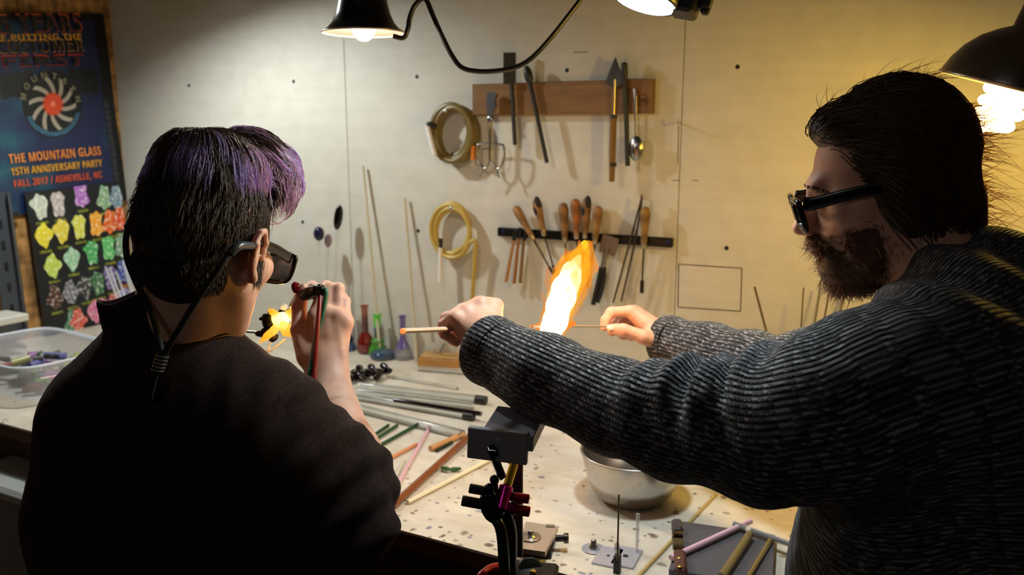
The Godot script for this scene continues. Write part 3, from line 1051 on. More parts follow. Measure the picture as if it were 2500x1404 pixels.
func _left_corner() -> void:
	var grey := mat(0.36, 0.38, 0.41, 0.4, 0.6)
	# dark steel shelf upright
	var o := thing("shelf_post", "dark grey steel shelving upright at the left edge before the strand board", "shelf", Vector3(SIDE + 0.2, TABLE, 0.42))
	var a := P(-8, 470, 2.25)
	var b := P(40, 822, 2.3)
	var g := geo()
	g.box((a + b) / 2, Vector3(0.05, (a - b).length(), 0.004), along(b, a, Vector3(0.8, 0, 0.6)), 0.001)
	var face := part("post_face", g, grey, o)
	g = geo().box((a + b) / 2 + Vector3(0.017, 0, -0.022), Vector3(0.004, (a - b).length(), 0.04), along(b, a, Vector3(0.8, 0, 0.6)), 0.001)
	part("post_flange", g, grey, o)
	for k in 7:
		part("slot", geo().box(b.lerp(a, 0.06 + k * 0.145) + Vector3(0.002, 0, 0.0018), Vector3(0.008, 0.022, 0.004), along(b, a, Vector3(0.8, 0, 0.6))), mat(0.04, 0.04, 0.05, 0.6), face)
	o = thing("small_shelf", "white wire-edged shelf board with bottles at the far left edge", "shelf", P(0, 800, 2.28))
	part("shelf_board", geo().box(P(-10, 780, 2.2), Vector3(0.1, 0.02, 0.12), Basis.IDENTITY, 0.003), mat(0.85, 0.84, 0.8, 0.5), o)
	part("bracket", geo().box(P(-8, 815, 2.2), Vector3(0.02, 0.05, 0.1), Basis.IDENTITY, 0.002), grey, o)
	# clear storage tub
	var base := (T(0, 1010) + T(150, 905)) / 2
	base = T(70, 955)
	o = thing("storage_tub", "open translucent plastic storage tub full of coloured glass scraps on the bench", "storage box", Vector3(base.x - 0.06, TABLE, base.z - 0.06))
	var tub := StandardMaterial3D.new()
	tub.albedo_color = Color(0.86, 0.88, 0.92, 0.42)
	tub.transparency = BaseMaterial3D.TRANSPARENCY_ALPHA
	tub.roughness = 0.32
	var c: Vector3 = o.position
	var turn := Basis(Vector3.UP, -0.12)
	var hh := 0.086
	g = geo()
	var rings := []
	for q in [[0.155, 0.1, 0.002], [0.175, 0.118, hh], [0.19, 0.13, hh], [0.19, 0.13, hh - 0.012]]:
		var ring := []
		for k in 48:
			var an := TAU * k / 48
			var e := Vector2(cos(an), sin(an))
			e = Vector2(sign(e.x) * pow(abs(e.x), 0.35), sign(e.y) * pow(abs(e.y), 0.35))
			ring.append(c + turn * Vector3(e.x * q[0], q[2], e.y * q[1]))
		rings.append(ring)
	for r in rings.size() - 1:
		for k in 48:
			g.flat([rings[r][k], rings[r + 1][k], rings[r + 1][(k + 1) % 48], rings[r][(k + 1) % 48]])
	var bot := [c + Vector3(0, 0.002, 0)]
	for k in 48:
		g.flat([c + Vector3(0, 0.002, 0), rings[0][k], rings[0][(k + 1) % 48]])
	var wall := part("tub_wall", g, tub, o)
	var rim := []
	for k in 49:
		rim.append(rings[2][k % 48])
	part("rim", geo().tube(rim, 0.0035, 8), mat(0.82, 0.84, 0.88, 0.4), wall)
	var r2 := RandomNumberGenerator.new()
	r2.seed = 5
	for k in 46:
		var p := c + turn * Vector3(r2.randf_range(-0.12, 0.12), 0.01 + 0.0009 * k, r2.randf_range(-0.07, 0.07))
		var dir := Vector3(r2.randf_range(-1, 1), r2.randf_range(-0.15, 0.15), r2.randf_range(-1, 1)).normalized() * r2.randf_range(0.01, 0.028)
		var col := Color.from_hsv(r2.randf(), r2.randf_range(0.1, 0.6), r2.randf_range(0.2, 0.65))
		item("glass_scrap", geo().tube([p - dir, p + dir], r2.randf_range(0.004, 0.011), 7), mat(snappedf(col.r, 0.2), snappedf(col.g, 0.2), snappedf(col.b, 0.2), 0.25), "short coloured glass scrap lying in the translucent storage tub", "glass scrap", "scraps in the storage tub")
	# lavender-grey lid standing over the tub edge
	var lid := T(330, 862, 0.06)
	o = thing("tray_lid", "dark-edged grey tray lid beside the storage tub behind the left worker's shoulder", "lid", Vector3(lid.x, TABLE, lid.z))
	part("lid_panel", geo().box(lid + Vector3(0.06, 0.01, -0.02), Vector3(0.24, 0.012, 0.2), Basis(Vector3.UP, 0.35), 0.003), mat(0.42, 0.42, 0.52, 0.4), o)
	part("lid_top", geo().box(lid + Vector3(0.06, 0.0185, -0.02), Vector3(0.225, 0.006, 0.185), Basis(Vector3.UP, 0.35), 0.002), mat(0.7, 0.7, 0.7, 0.5), o)
	part("lid_stand", geo().box(Vector3(lid.x + 0.06, TABLE + (lid.y - TABLE) / 2, lid.z - 0.02), Vector3(0.18, lid.y - TABLE, 0.14), Basis(Vector3.UP, 0.35), 0.003), mat(0.16, 0.16, 0.18, 0.5), o)
	# things on the lower shelf at the left
	for k in 2:
		o = thing("under_bench_bin", ["dark grey plastic bin under the bench at the left edge", "pale grey plastic bin under the bench beside the dark bin"][k], "bin", Vector3(-1.6, 0.43, 0.72) if k == 0 else Vector3(-1.98, 0.43, 0.7))
		var col := mat(0.4, 0.43, 0.46, 0.45) if k == 0 else mat(0.55, 0.57, 0.58, 0.5)
		part("bin_body", geo().box(o.position + Vector3(0, 0.2, 0), Vector3(0.3, 0.4, 0.34), Basis.IDENTITY, 0.015), col, o)
		part("bin_rim", geo().box(o.position + Vector3(0, 0.41, 0), Vector3(0.34, 0.03, 0.38), Basis.IDENTITY, 0.008), mat(0.62, 0.63, 0.62, 0.5), o)
	# slim clear rods leaning in the corner
	for k in 5:
		var q = [[258, 652], [268, 655], [284, 664], [300, 640], [308, 650]][k]
		var which: String = ["farthest left of the five", "second from the left of the five", "middle one of the five", "second from the right of the five", "farthest right of the five"][k]
		item("leaning_rod", geo().tube([L(q[0], q[1], 0.06), T(338 + 9 * k, 868, 0.005)], 0.0035, 8), glass(0.9, 0.9, 0.92, 0.45, 0.15), "clear rod before the pendant poster, " + which, "glass rod", "rods leaning in the corner")


# ---------------------------------------------------------------- glass on the bench
func R(x: float, y: float, depth: float) -> Vector3:      # the torch in front
	return P(920.0 + x * 0.31625, 960.0 + y * 0.31625, depth)


func _bottle(label: String, at: Vector3, prof: Array, bands: Array, neck: Material, lip: Material) -> Node3D:     # prof: [radius, height] in mm; bands: [from, to, material]
	at.z = maxf(at.z, 0.034)
	var o := thing("glass_bottle", label, "bottle", at, "small glass bottles along the wall")
	var last: Node3D = o
	for k in bands.size():
		var q := []
		for p in prof:
			if p[1] >= bands[k][0] - 0.01 and p[1] <= bands[k][1] + 0.01:
				q.append(Vector2(p[0], p[1]) * 0.001)
		if k == 0:
			q.push_front(Vector2(0, q[0].y))
		last = part("body" if k == 0 else "neck_band", geo().lathe(q, at, Basis.IDENTITY, 30), bands[k][2], o)
	var top = prof[-1]
	var ring := []
	for k in 25:
		ring.append(at + Vector3(cos(TAU * k / 24) * top[0] * 0.001, top[1] * 0.001, sin(TAU * k / 24) * top[0] * 0.001))
	part("lip", geo().tube(ring, 0.0022, 8), lip, last)
	return o


func _glassware() -> void:
	var red := glass(0.45, 0.07, 0.05, 0.86, 0.06)
	var amber := glass(0.6, 0.26, 0.08, 0.75, 0.06)
	var green := glass(0.35, 0.85, 0.2, 0.78, 0.06)
	var teal := glass(0.1, 0.3, 0.12, 0.85, 0.06)
	var purple := glass(0.4, 0.3, 0.62, 0.7, 0.06)
	var navy := glass(0.1, 0.14, 0.28, 0.88, 0.06)
	var blue := glass(0.22, 0.36, 0.55, 0.75, 0.06)
	_bottle("red glass bottle with an amber neck, second from the left beside the wall", E(722, 505), [[20, 0], [23, 6], [24, 22], [22, 38], [14, 52], [9, 60], [8.5, 75], [9.5, 78], [8.5, 82], [8.5, 105], [9, 122], [10, 132]],
		[[0, 60, red], [60, 105, glass(0.33, 0.08, 0.05, 0.9, 0.06)], [105, 132, amber]], amber, amber)
	_bottle("bright green glass bottle with dark neck rings in the middle of the bottles", E(812, 508), [[26, 0], [27, 6], [24, 20], [17, 30], [16, 34], [20, 38], [16, 44], [10, 48], [9.5, 70], [10.5, 74], [9.5, 78], [9.5, 96], [10, 112]],
		[[0, 48, glass(0.3, 0.62, 0.2, 0.72, 0.06)], [48, 70, teal], [70, 78, purple], [78, 96, green], [96, 112, green]], green, green)
	_bottle("purple glass bottle with a wide clear foot, rightmost of the bottles by the wall", E(903, 550), [[25, 0], [27, 5], [25, 16], [20, 30], [13, 44], [8.5, 56], [8, 66], [10, 70], [8, 74], [8, 100], [8.5, 116]],
		[[0, 30, glass(0.55, 0.55, 0.6, 0.5, 0.05)], [30, 66, purple], [66, 74, glass(0.6, 0.62, 0.3, 0.7, 0.06)], [74, 116, purple]], purple, purple)
	_bottle("blue striped glass bottle half hidden behind the raised hand", E(590, 500), [[22, 0], [24, 5], [22, 14], [16, 24], [18, 32], [14, 40], [9, 52], [8.5, 80], [10, 84], [9, 88], [9, 112], [10, 122]],
		[[0, 24, blue], [24, 52, navy], [52, 88, blue], [88, 122, navy]], blue, blue)
	var at := E(785, 548)
	item("glass_dome", geo().lathe([Vector2(0, 0), Vector2(0.031, 0), Vector2(0.035, 0.005), Vector2(0.034, 0.012), Vector2(0.027, 0.02), Vector2(0.014, 0.024), Vector2(0, 0.025)], at, Basis.IDENTITY, 32), glass(0.2, 0.28, 0.38, 0.85, 0.04), "dark blue glass paperweight dome in front of the bottles", "paperweight")
	at = T(1287, 872)
	var o := thing("stoppered_bottle", "small purple bottle with a round amber stopper seen behind the flame", "bottle", at)
	part("body", geo().lathe([Vector2(0, 0), Vector2(0.02, 0), Vector2(0.021, 0.02), Vector2(0.014, 0.04), Vector2(0.012, 0.055), Vector2(0.0135, 0.085), Vector2(0.0, 0.086)], at), glass(0.34, 0.3, 0.5, 0.8, 0.06), o)
	part("stopper", geo().ball(at + Vector3(0, 0.1, 0), Vector3(0.0155, 0.0155, 0.0155)), glass(0.36, 0.2, 0.14, 0.85, 0.04), o)
	# wooden block with drilled holes and small glass pieces
	var fl := E(957, 592)
	var fr := E(1190, 608)
	var br := E(1292, 560)
	var ux := (fr - fl)
	var uz := (br - fr)
	o = thing("wooden_block", "pale wooden block holding small glass pieces behind the left-pointing hand", "block", (fl + br) / 2)
	var bs := Basis(ux.normalized(), Vector3.UP, ux.normalized().cross(Vector3.UP))
	part("block", geo().box((fl + br) / 2 + Vector3(0, 0.01, 0), Vector3(ux.length(), 0.02, 0.085), bs, 0.0015), wood(0.85, 0.62, 0.32, 0.5, Vector3(6, 25, 25)), o)
	part("block_top", geo().box((fl + br) / 2 + Vector3(0, 0.0225, 0), Vector3(ux.length() * 0.94, 0.005, 0.079), bs, 0.001), wood(0.88, 0.68, 0.4, 0.5, Vector3(6, 25, 25)), o)
	var topc := (fl + br) / 2 + Vector3(0, 0.0252, 0)
	for k in 3:
		var p := topc + bs * Vector3([-0.03, -0.008, 0.022][k], 0, [0.0, -0.018, -0.012][k])
		item("clear_cup", geo().lathe([Vector2(0.0, 0.0), Vector2(0.008, 0.0), Vector2(0.0095, 0.012), Vector2(0.011, [0.026, 0.034, 0.02][k]), Vector2(0.0098, [0.026, 0.034, 0.02][k]), Vector2(0.008, 0.012), Vector2(0.0, 0.003)], p, Basis.IDENTITY, 20), glass(0.88, 0.9, 0.88, 0.3, 0.04), ["low clear glass cup at the left of the wooden block", "tall clear glass cup in the middle of the wooden block", "shallow clear glass cup at the right of the wooden block"][k], "glass cup", "glass pieces on the wooden block")
	var p0 := topc + bs * Vector3(0.0, 0.0, 0.02)
	item("metal_tube", geo().tube([p0 + Vector3(0, 0.006, 0), p0 + bs * Vector3(0.016, 0.034, 0)], 0.0055, 14), mat(0.8, 0.8, 0.78, 0.2, 1.0), "shiny metal tube leaning on the wooden block", "tube")
	at = T(560, 872)
	item("glass_dish", geo().lathe([Vector2(0, 0.002), Vector2(0.035, 0.0), Vector2(0.05, 0.012), Vector2(0.058, 0.024), Vector2(0.054, 0.024), Vector2(0.046, 0.013), Vector2(0.03, 0.005), Vector2(0, 0.004)], at, Basis.IDENTITY, 36), glass(0.55, 0.58, 0.62, 0.55, 0.08), "grey glass dish on the bench beside the left worker's collar", "dish")
	# glass spoons on clear stems against the wall
	var clear := glass(0.9, 0.9, 0.9, 0.22, 0.08)
	var spec := [["tall glass spoon with a glossy black bowl leaning by the wall", 232, 408, 28, 82, 190, 1250, 0.05, mat(0.02, 0.02, 0.025, 0.06)], ["glass spoon with a small dark blue bowl leaning by the wall", 104, 515, 34, 46, 110, 1250, 0.07, mat(0.1, 0.11, 0.22, 0.08)], ["glass spoon with a dusty pink bowl leaning by the wall", 165, 560, 24, 46, 140, 1250, 0.045, glass(0.5, 0.36, 0.4, 0.7, 0.08)]]
	for q in spec:
		var h := D(q[1], q[2], q[7])
		var foot := D(q[5], q[6], q[7] + 0.035)
		foot.y = TABLE + 0.002
		o = thing("glass_spoon", q[0], "glass spoon", foot, "glass spoons on clear stems")
		part("bowl", geo().ball(h, Vector3(q[3] * 0.00046, q[4] * 0.00042, q[3] * 0.0004), along(foot, h) * Basis(Vector3(0, 0, 1), -0.12 if q[3] == 28 else 0.0), 20), q[8], o)
		part("stem", geo().tube([h.lerp(foot, 0.04), foot], 0.0036, 10), clear, o)
	for q in [["tall pale glass rod leaning on the wall, left of the shorter one", 394, 68, 505, 1160], ["shorter pale glass rod leaning on the wall, left of the yellow hose", 668, 278, 745, 1170]]:
		var h := D(q[1], q[2], 0.012)
		var foot := D(q[3], q[4], 0.045)
		foot.y = TABLE + 0.003
		item("wall_rod", geo().tube([h, foot], 0.0042, 10), mat(0.82, 0.8, 0.72, 0.2), q[0], "glass rod", "pale rods leaning on the wall")


func _rods() -> void:
	var clear := glass(0.72, 0.75, 0.75, 0.28, 0.05)
	var wine := glass(0.08, 0.03, 0.04, 0.93, 0.05)
	var cap := mat(0.06, 0.06, 0.06, 0.5)
	var list := [
		["large clear glass tube, farthest of the thick tubes on the bench", 640, 706, 1372, 790, 0.0094, 0, 1],
		["large clear glass tube lying in front of the farthest one", 640, 742, 1300, 818, 0.0094, 0, 0],
		["clear glass tube with a black stopper, nearest of the tube bundle", 640, 768, 1300, 884, 0.0085, 0, 1],
		["single clear glass tube lying before the tube bundle", 652, 835, 1238, 985, 0.0092, 0, 0],
		["clear glass tube lying right of the wooden block", 985, 608, 1335, 636, 0.006, 0, 0],
		["thin clear glass rod lying behind the tube bundle", 838, 655, 1210, 722, 0.0036, 0, 0],
	]
	for q in list:
		var a := E(q[1], q[2], q[5] + 0.0006)
		var b := E(q[3], q[4], q[5] + 0.0006)
		var o := thing("glass_tube", q[0], "glass tube", (a + b) / 2 - Vector3(0, q[5], 0), "clear tubes on the bench")
		var ln := a.distance_to(b)
		var ri: float = q[5] * 0.74 if q[5] > 0.005 else 0.0
		var prof := [Vector2(ri, 0), Vector2(q[5], 0), Vector2(q[5], 0), Vector2(q[5], ln), Vector2(q[5], ln), Vector2(ri, ln), Vector2(ri, ln), Vector2(ri, 0)]
		var wall := part("tube_wall", geo().lathe(prof if ri > 0.0 else prof.slice(0, 6), a, along(a, b), 26), solid_glass(0.97, 0.98, 0.98), o)
		if q[7] == 1:
			part("stopper", geo().tube([b.lerp(a, 0.075), b.lerp(a, -0.004)], q[5] * 1.06, 18), cap, wall, "black rubber stopper")
	var solid := [
		["black glass rod lying across the tube bundle", 850, 788, 1345, 868, 0.0052, wine, 0.012],
		["dark green glass rod, farthest left of three lying side by side", 690, 1016, 815, 932, 0.0032, mat(0.12, 0.26, 0.16, 0.2), 0.0],
		["dark green glass rod, middle of three lying side by side", 712, 1030, 866, 932, 0.0034, mat(0.16, 0.32, 0.2, 0.2), 0.0],
		["longest dark green glass rod, nearest of three lying side by side", 728, 1068, 986, 926, 0.0036, mat(0.13, 0.29, 0.17, 0.2), 0.0],
		["peach glass rod lying by the left worker's forearm", 768, 1150, 976, 1040, 0.0034, mat(0.82, 0.55, 0.38, 0.3), 0.0],
		["thick short peach glass stick lying beside the graphite holder", 1056, 1066, 1242, 984, 0.0058, mat(0.8, 0.58, 0.36, 0.3), 0.0],
		["short dark green stick under the thick peach stick", 1088, 1078, 1178, 1030, 0.0034, mat(0.1, 0.18, 0.1, 0.2), 0.0],
		["long pale pink glass rod lying on the bench left of the brown tube", 836, 1325, 1052, 940, 0.0034, mat(0.86, 0.68, 0.72, 0.25), 0.0],
		["faint pale glass rod lying beside the pink rod", 826, 1290, 904, 1130, 0.0026, mat(0.8, 0.78, 0.7, 0.25), 0.0],
		["thick amber brown glass tube lying diagonally on the bench", 836, 1394, 1275, 998, 0.0066, glass(0.5, 0.25, 0.07, 0.88, 0.15), 0.0],
		["long white glass rod lying right of the brown tube", 925, 1372, 1400, 1126, 0.0038, mat(0.9, 0.86, 0.74, 0.25), 0.0],
		["crumpled green glass scrap between the brown tube and the white rod", 1122, 1178, 1226, 1190, 0.0042, glass(0.08, 0.32, 0.1, 0.85, 0.1), 0.0],
	]
	for q in solid:
		var h: float = q[5] + 0.0005 + q[7]
		var a := E(q[1], q[2], h)
		var b := E(q[3], q[4], h)
		if q[5] == 0.0042:
			item("glass_scrap", geo().tube(smooth([a, a.lerp(b, 0.3) + Vector3(0, 0.003, 0.006), a.lerp(b, 0.6), b + Vector3(0, 0.002, -0.004)]), [0.002, 0.0038, 0.004, 0.0034, 0.003, 0.004, 0.0044, 0.004, 0.0036, 0.003, 0.0028, 0.0034, 0.004, 0.0044, 0.0042, 0.0036, 0.003, 0.002, 0.001], 9), q[6], q[0], "glass scrap")
			continue
		item("glass_rod", geo().tube([a, b], q[5], 12), q[6], q[0], "glass rod", "coloured rods on the bench")
	# cluster of dark glass pieces by the wrist
	var rr := RandomNumberGenerator.new()
	rr.seed = 3
	for k in 9:
		var c := E(612 + k * 23 + rr.randf_range(-8, 8), 668 - (k % 3) * 22 - k * 2, 0.009 + 0.007 * (k % 3))
		var d := E(640 + k * 24, 655 - k * 4, 0.009 + 0.007 * (k % 3)) - c
		d = d.normalized() * 0.024
		var pts := smooth([c - d, c - d * 0.4 + Vector3(0, 0.004, 0), c + d * 0.3, c + d], 3)
		item("dark_marble_stick", geo().tube(pts, [0.002, 0.006, 0.0085, 0.0092, 0.0085, 0.007, 0.0062, 0.006, 0.0058, 0.0055], 12), wine if k % 2 else mat(0.05, 0.015, 0.025, 0.06), "glossy wine-dark glass stub in the heap behind the clear tubes", "glass piece", "dark glass stubs behind the tubes")
	# rods in a jar behind the bearded man's sleeve
	var j := T(1955, 1050)
	var o := thing("rod_jar", "glass jar of upright rods behind the bearded man's far sleeve", "jar", j)
	part("jar_wall", geo().lathe([Vector2(0, 0), Vector2(0.032, 0), Vector2(0.034, 0.004), Vector2(0.034, 0.1), Vector2(0.032, 0.1), Vector2(0.031, 0.005), Vector2(0, 0.004)], j, Basis.IDENTITY, 28), glass(0.8, 0.8, 0.76, 0.3, 0.06), o)
	var zj := (j - cam_at).dot(cam_f)
	var rods := [[1842, 700, "dark", 0.0024], [1962, 702, "dark", 0.0016], [2004, 690, "grey", 0.0022], [2032, 676, "dark", 0.002], [2070, 690, "grey", 0.003], [2148, 690, "orange", 0.0034]]
	for k in rods.size():
		var q = rods[k]
		var m := mat(0.42, 0.35, 0.22, 0.3) if q[2] == "dark" else (mat(0.5, 0.46, 0.36, 0.25) if q[2] == "grey" else mat(0.9, 0.3, 0.08, 0.3))
		var foot := j + Vector3((k - 2.5) * 0.008, 0.006, 0.004 * (k % 3) - 0.004)
		var lab: String = ["thin dark rod leaning farthest left from the jar below the pencil rectangle", "fine dark rod standing in the jar under the beard's front edge", "greyish glass rod standing in the jar below the beard", "dark glass rod tilted right in the jar below the beard", "thick grey glass rod in the jar below the chin", "orange glass rod in the jar between beard and sweater"][k]
		item("jar_rod", geo().tube([foot, P(q[0], q[1], zj - 0.02 + 0.01 * (k % 3))], q[3], 8), m, lab, "glass rod", "rods standing in the jar")


# ---------------------------------------------------------------- bench torch, flame and the front of the bench
func _flame_tube(path: Array, radii: Array, ragged: float, seed_: int) -> Geo:
	var f := noise(seed_, 0.9, 2)
	var pts := smooth(path, 12)
	var rs := []
	for k in pts.size():
		var s := float(k) / (pts.size() - 1) * (radii.size() - 1)
		var a := int(s)
		rs.append(lerpf(radii[a], radii[min(a + 1, radii.size() - 1)], s - a))
	var g := geo().tube(pts, rs, 32)
	for k in g.v.size():
		var p := g.v[k]
		var c: Vector3 = pts[clampi(k / 33, 0, pts.size() - 1)]
		var d := p - c
		g.v[k] = c + d * (1.0 + ragged * f.get_noise_3d(p.x * 45.0, p.y * 16.0, p.z * 45.0))
	for k in g.t.size():
		g.t[k] = Vector2(g.t[k].x, clampf(float(k / 33) / (pts.size() - 1), 0, 1))
	return g


func _flame_mat(from: Color, to: Color, energy: float, a0: float, a1: float) -> StandardMaterial3D:
	var m := StandardMaterial3D.new()
	var im := Image.create(8, 64, false, Image.FORMAT_RGBA8)
	var em := Image.create(8, 64, false, Image.FORMAT_RGB8)
	for y in 64:
		var s := y / 63.0
		for x in 8:
			im.set_pixel(x, y, Color(0, 0, 0, lerpf(a0, a1, s * s)))
			em.set_pixel(x, y, from.lerp(to, s))
	m.albedo_texture = ImageTexture.create_from_image(im)
	m.transparency = BaseMaterial3D.TRANSPARENCY_ALPHA
	m.roughness = 1.0
	m.metallic_specular = 0.0
	m.emission_enabled = true
	m.emission = Color(1, 1, 1)
	m.emission_operator = BaseMaterial3D.EMISSION_OP_MULTIPLY
	m.emission_texture = ImageTexture.create_from_image(em)
	m.emission_energy_multiplier = energy
	m.texture_repeat = false
	return m


func _torch() -> void:
	var black := mat(0.03, 0.03, 0.035, 0.25)
	var navy := mat(0.06, 0.08, 0.18, 0.14, 0.5)
	var pink := mat(0.72, 0.1, 0.5, 0.22, 0.85)
	var base := R(1000, 1404, 1.05)
	var o := thing("bench_torch", "bench torch with magenta barrel, four valve knobs and black hoses at the bench edge", "torch", Vector3(base.x, TABLE, base.z))
	part("barrel", geo().lathe([Vector2(0, 0), Vector2(0.0085, 0), Vector2(0.0092, 0.001), Vector2(0.0092, 0.028), Vector2(0.0085, 0.0295), Vector2(0, 0.0295)], R(952, 893, 1.045), along(R(952, 893, 1.045), R(1003, 712, 1.055)), 28), pink, o, "magenta anodised barrel")
	part("brass_tube", geo().tube([R(1006, 715, 1.057), R(1062, 540, 1.075)], 0.0058, 20), mat(0.78, 0.66, 0.22, 0.2, 1.0), o, "polished brass tube")
	part("nozzle", geo().tube([R(1062, 540, 1.075), P(1300, 960, 1.17)], 0.0085, 20), mat(0.45, 0.42, 0.4, 0.3, 1.0), o)
	part("manifold", geo().tube(smooth([R(840, 780, 1.05), R(870, 850, 1.05), R(900, 905, 1.05), R(950, 935, 1.052)], 4), [0.008, 0.0095, 0.011, 0.012, 0.013, 0.0135, 0.014, 0.014, 0.0145, 0.0145, 0.0145, 0.014, 0.012], 18), navy, o)
	part("cross_pipe", geo().tube([R(800, 835, 1.05), R(1060, 895, 1.05)], 0.0075, 14), mat(0.62, 0.12, 0.4, 0.25, 0.8), o)
	part("cross_pipe", geo().tube([R(815, 752, 1.057), R(1070, 805, 1.057)], 0.006, 14), navy, o)
	part("ball_knob", geo().ball(R(908, 668, 1.048), Vector3(0.0064, 0.0064, 0.0064)), navy, o)
	part("ball_knob", geo().ball(R(868, 742, 1.045), Vector3(0.0075, 0.0078, 0.0075)), navy, o)
	part("ball_stem", geo().tube([R(908, 690, 1.048), R(915, 790, 1.05)], 0.0045, 12), navy, o)
	part("valve_body", geo().tube(smooth([R(868, 760, 1.043), R(890, 820, 1.042), R(905, 870, 1.042)], 3), [0.006, 0.0075, 0.0085, 0.0085, 0.0085, 0.008, 0.006], 14), navy, o)
	for q in [[712, 733, 838, 757, 0.0062, 0], [655, 828, 815, 858, 0.0068, 0], [1055, 800, 1176, 818, 0.0062, 1], [1030, 890, 1182, 916, 0.0068, 1]]:
		var a := R(q[0], q[1], 1.05)
		var b := R(q[2], q[3], 1.05)
		var m := mat(0.07, 0.12, 0.08, 0.3) if q[5] == 0 else mat(0.55, 0.06, 0.1, 0.18, 0.5)
		var len := (b - a).length()
		var g := geo()
		var prof := [Vector2(0, 0), Vector2(q[4] * 0.85, 0), Vector2(q[4], 0.0012), Vector2(q[4], len - 0.0012), Vector2(q[4] * 0.85, len), Vector2(0, len)]
		part("valve_knob", g.lathe(prof, a, along(a, b), 12), m, o, "dark green oxygen knob" if q[5] == 0 else "red fuel knob")
	part("hose", geo().tube(smooth([R(905, 930, 1.05), R(935, 990, 1.045), R(962, 1060, 1.042), R(978, 1200, 1.04), R(985, 1420, 1.04), R(985, 1800, 1.05)], 6), 0.0076, 14), black, o)
	part("hose", geo().tube(smooth([R(985, 925, 1.052), R(1020, 990, 1.05), R(1040, 1080, 1.05), R(1042, 1200, 1.05), R(1035, 1420, 1.05), R(1030, 1800, 1.06)], 6), 0.0068, 14), black, o)
	part("mount_post", geo().box((R(1083, 780, 1.12) + R(1083, 1000, 1.12)) / 2 , Vector3(0.016, 0.14, 0.008), Basis(Vector3.UP, 0.4), 0.001), mat(0.45, 0.44, 0.42, 0.35, 0.8), o)
	item("red_hose", geo().tube(smooth([R(1000, 1330, 1.1), R(900, 1338, 1.08), R(840, 1370, 1.06), R(780, 1450, 1.05), R(760, 1700, 1.05)], 6), 0.0042, 10), mat(0.62, 0.06, 0.06, 0.35), "thin red hose looping below the bench edge behind the black hoses", "hose")
	# graphite rest on the torch
	var a0 := R(702, 262, 1.0)
	var a1 := R(1168, 318, 0.985)
	var lo := R(775, 490, 1.005)
	var ux := (a1 - a0).normalized()
	var uy := (a0 - lo)
	uy = (uy - ux * uy.dot(ux)).normalized()
	var back := R(880, 72, 1.09) - R(830, 262, 1.01)
	var uz := ux.cross(uy).normalized()
	var fb := Basis(ux, uy, uz)
	var wide := (a1 - a0).length()
	o = thing("graphite_rest", "grey graphite marver shelf mounted on the bench torch below the sleeve", "torch rest", (a0 + a1) / 2 - uy * 0.05)
	var grey := mat(0.52, 0.52, 0.56, 0.45, 0.1)
	var g2 := geo().box((a0 + a1) / 2 - uy * 0.02 - uz * 0.004, Vector3(wide, 0.04, 0.009), fb, 0.0012)
	part("front_flange", g2, mat(0.6, 0.58, 0.58, 0.28, 0.25), o, "shiny front flange")
	var bz := -back.normalized()
	var tb := Basis(ux, bz.cross(ux).normalized(), ux.cross(bz.cross(ux).normalized()).normalized())
	part("top_slab", geo().box((a0 + a1) / 2 + ux * 0.012 - uy * 0.012 - tb.z * 0.042, Vector3(wide * 0.86, 0.02, 0.084), tb, 0.0012), grey, o, "matt grey graphite slab")
	part("holder_arm", geo().tube([R(885, 430, 0.99), R(930, 560, 1.02), R(965, 640, 1.045)], 0.0065, 4), black, o)
	part("wire_clip", geo().tube([R(856, 415, 0.982), R(862, 440, 0.98), R(918, 448, 0.98)], 0.0008, 6), mat(0.8, 0.8, 0.8, 0.3, 1.0), o)
	# flame
	var fl := thing("torch_flame", "tall yellow and white torch flame rising behind the dark sleeve", "flame", P(1340, 900, 1.25))
	var path := [P(1322, 905, 1.2), P(1338, 850, 1.26), P(1352, 790, 1.3), P(1374, 720, 1.33), P(1398, 660, 1.35), P(1416, 622, 1.36)]
	part("flame_core", _flame_tube(path, [0.004, 0.0125, 0.0195, 0.0215, 0.0155, 0.002], 0.2, 1), _flame_mat(Color(1.0, 0.97, 1.0), Color(1.0, 0.95, 0.66), 6.0, 0.95, 0.9), fl, "white-hot core")
	path = [P(1326, 890, 1.22), P(1340, 840, 1.27), P(1360, 770, 1.31), P(1386, 700, 1.34), P(1412, 640, 1.36), P(1430, 588, 1.365)]
	for k in 6:
		var q := k / 5.0
		var w := lerpf(0.62, 1.08, q)
		var bend := [cam_r * 0.0, cam_r * 0.003, cam_r * -0.003, cam_r * 0.004, cam_r * -0.002, cam_r * 0.002]
		var pp := []
		for m in path.size():
			pp.append(path[m] + bend[k] * m * 0.3 - (path[5] - path[4]) * (0.0 if m < 5 else 0.25 * (k % 3)))
		part("flame_veil", _flame_tube(pp, [0.003, 0.015 * w, 0.0235 * w, 0.029 * w, 0.027 * w, 0.003], 0.32 + 0.1 * q, 40 + k), _flame_mat(Color(1.0, 0.84, 0.42).lerp(Color(1.0, 0.62, 0.12), q), Color(1.0, 0.8, 0.16).lerp(Color(1.0, 0.5, 0.03), q), lerpf(1.5, 0.85, q), lerpf(0.4, 0.1, q), lerpf(0.5, 0.18, q)), fl)
	var tong := [[1352, 720, 1336, 650, 0.009], [1384, 668, 1380, 606, 0.009], [1430, 650, 1447, 588, 0.01], [1334, 765, 1322, 715, 0.007], [1432, 700, 1450, 632, 0.008], [1408, 640, 1414, 586, 0.01]]
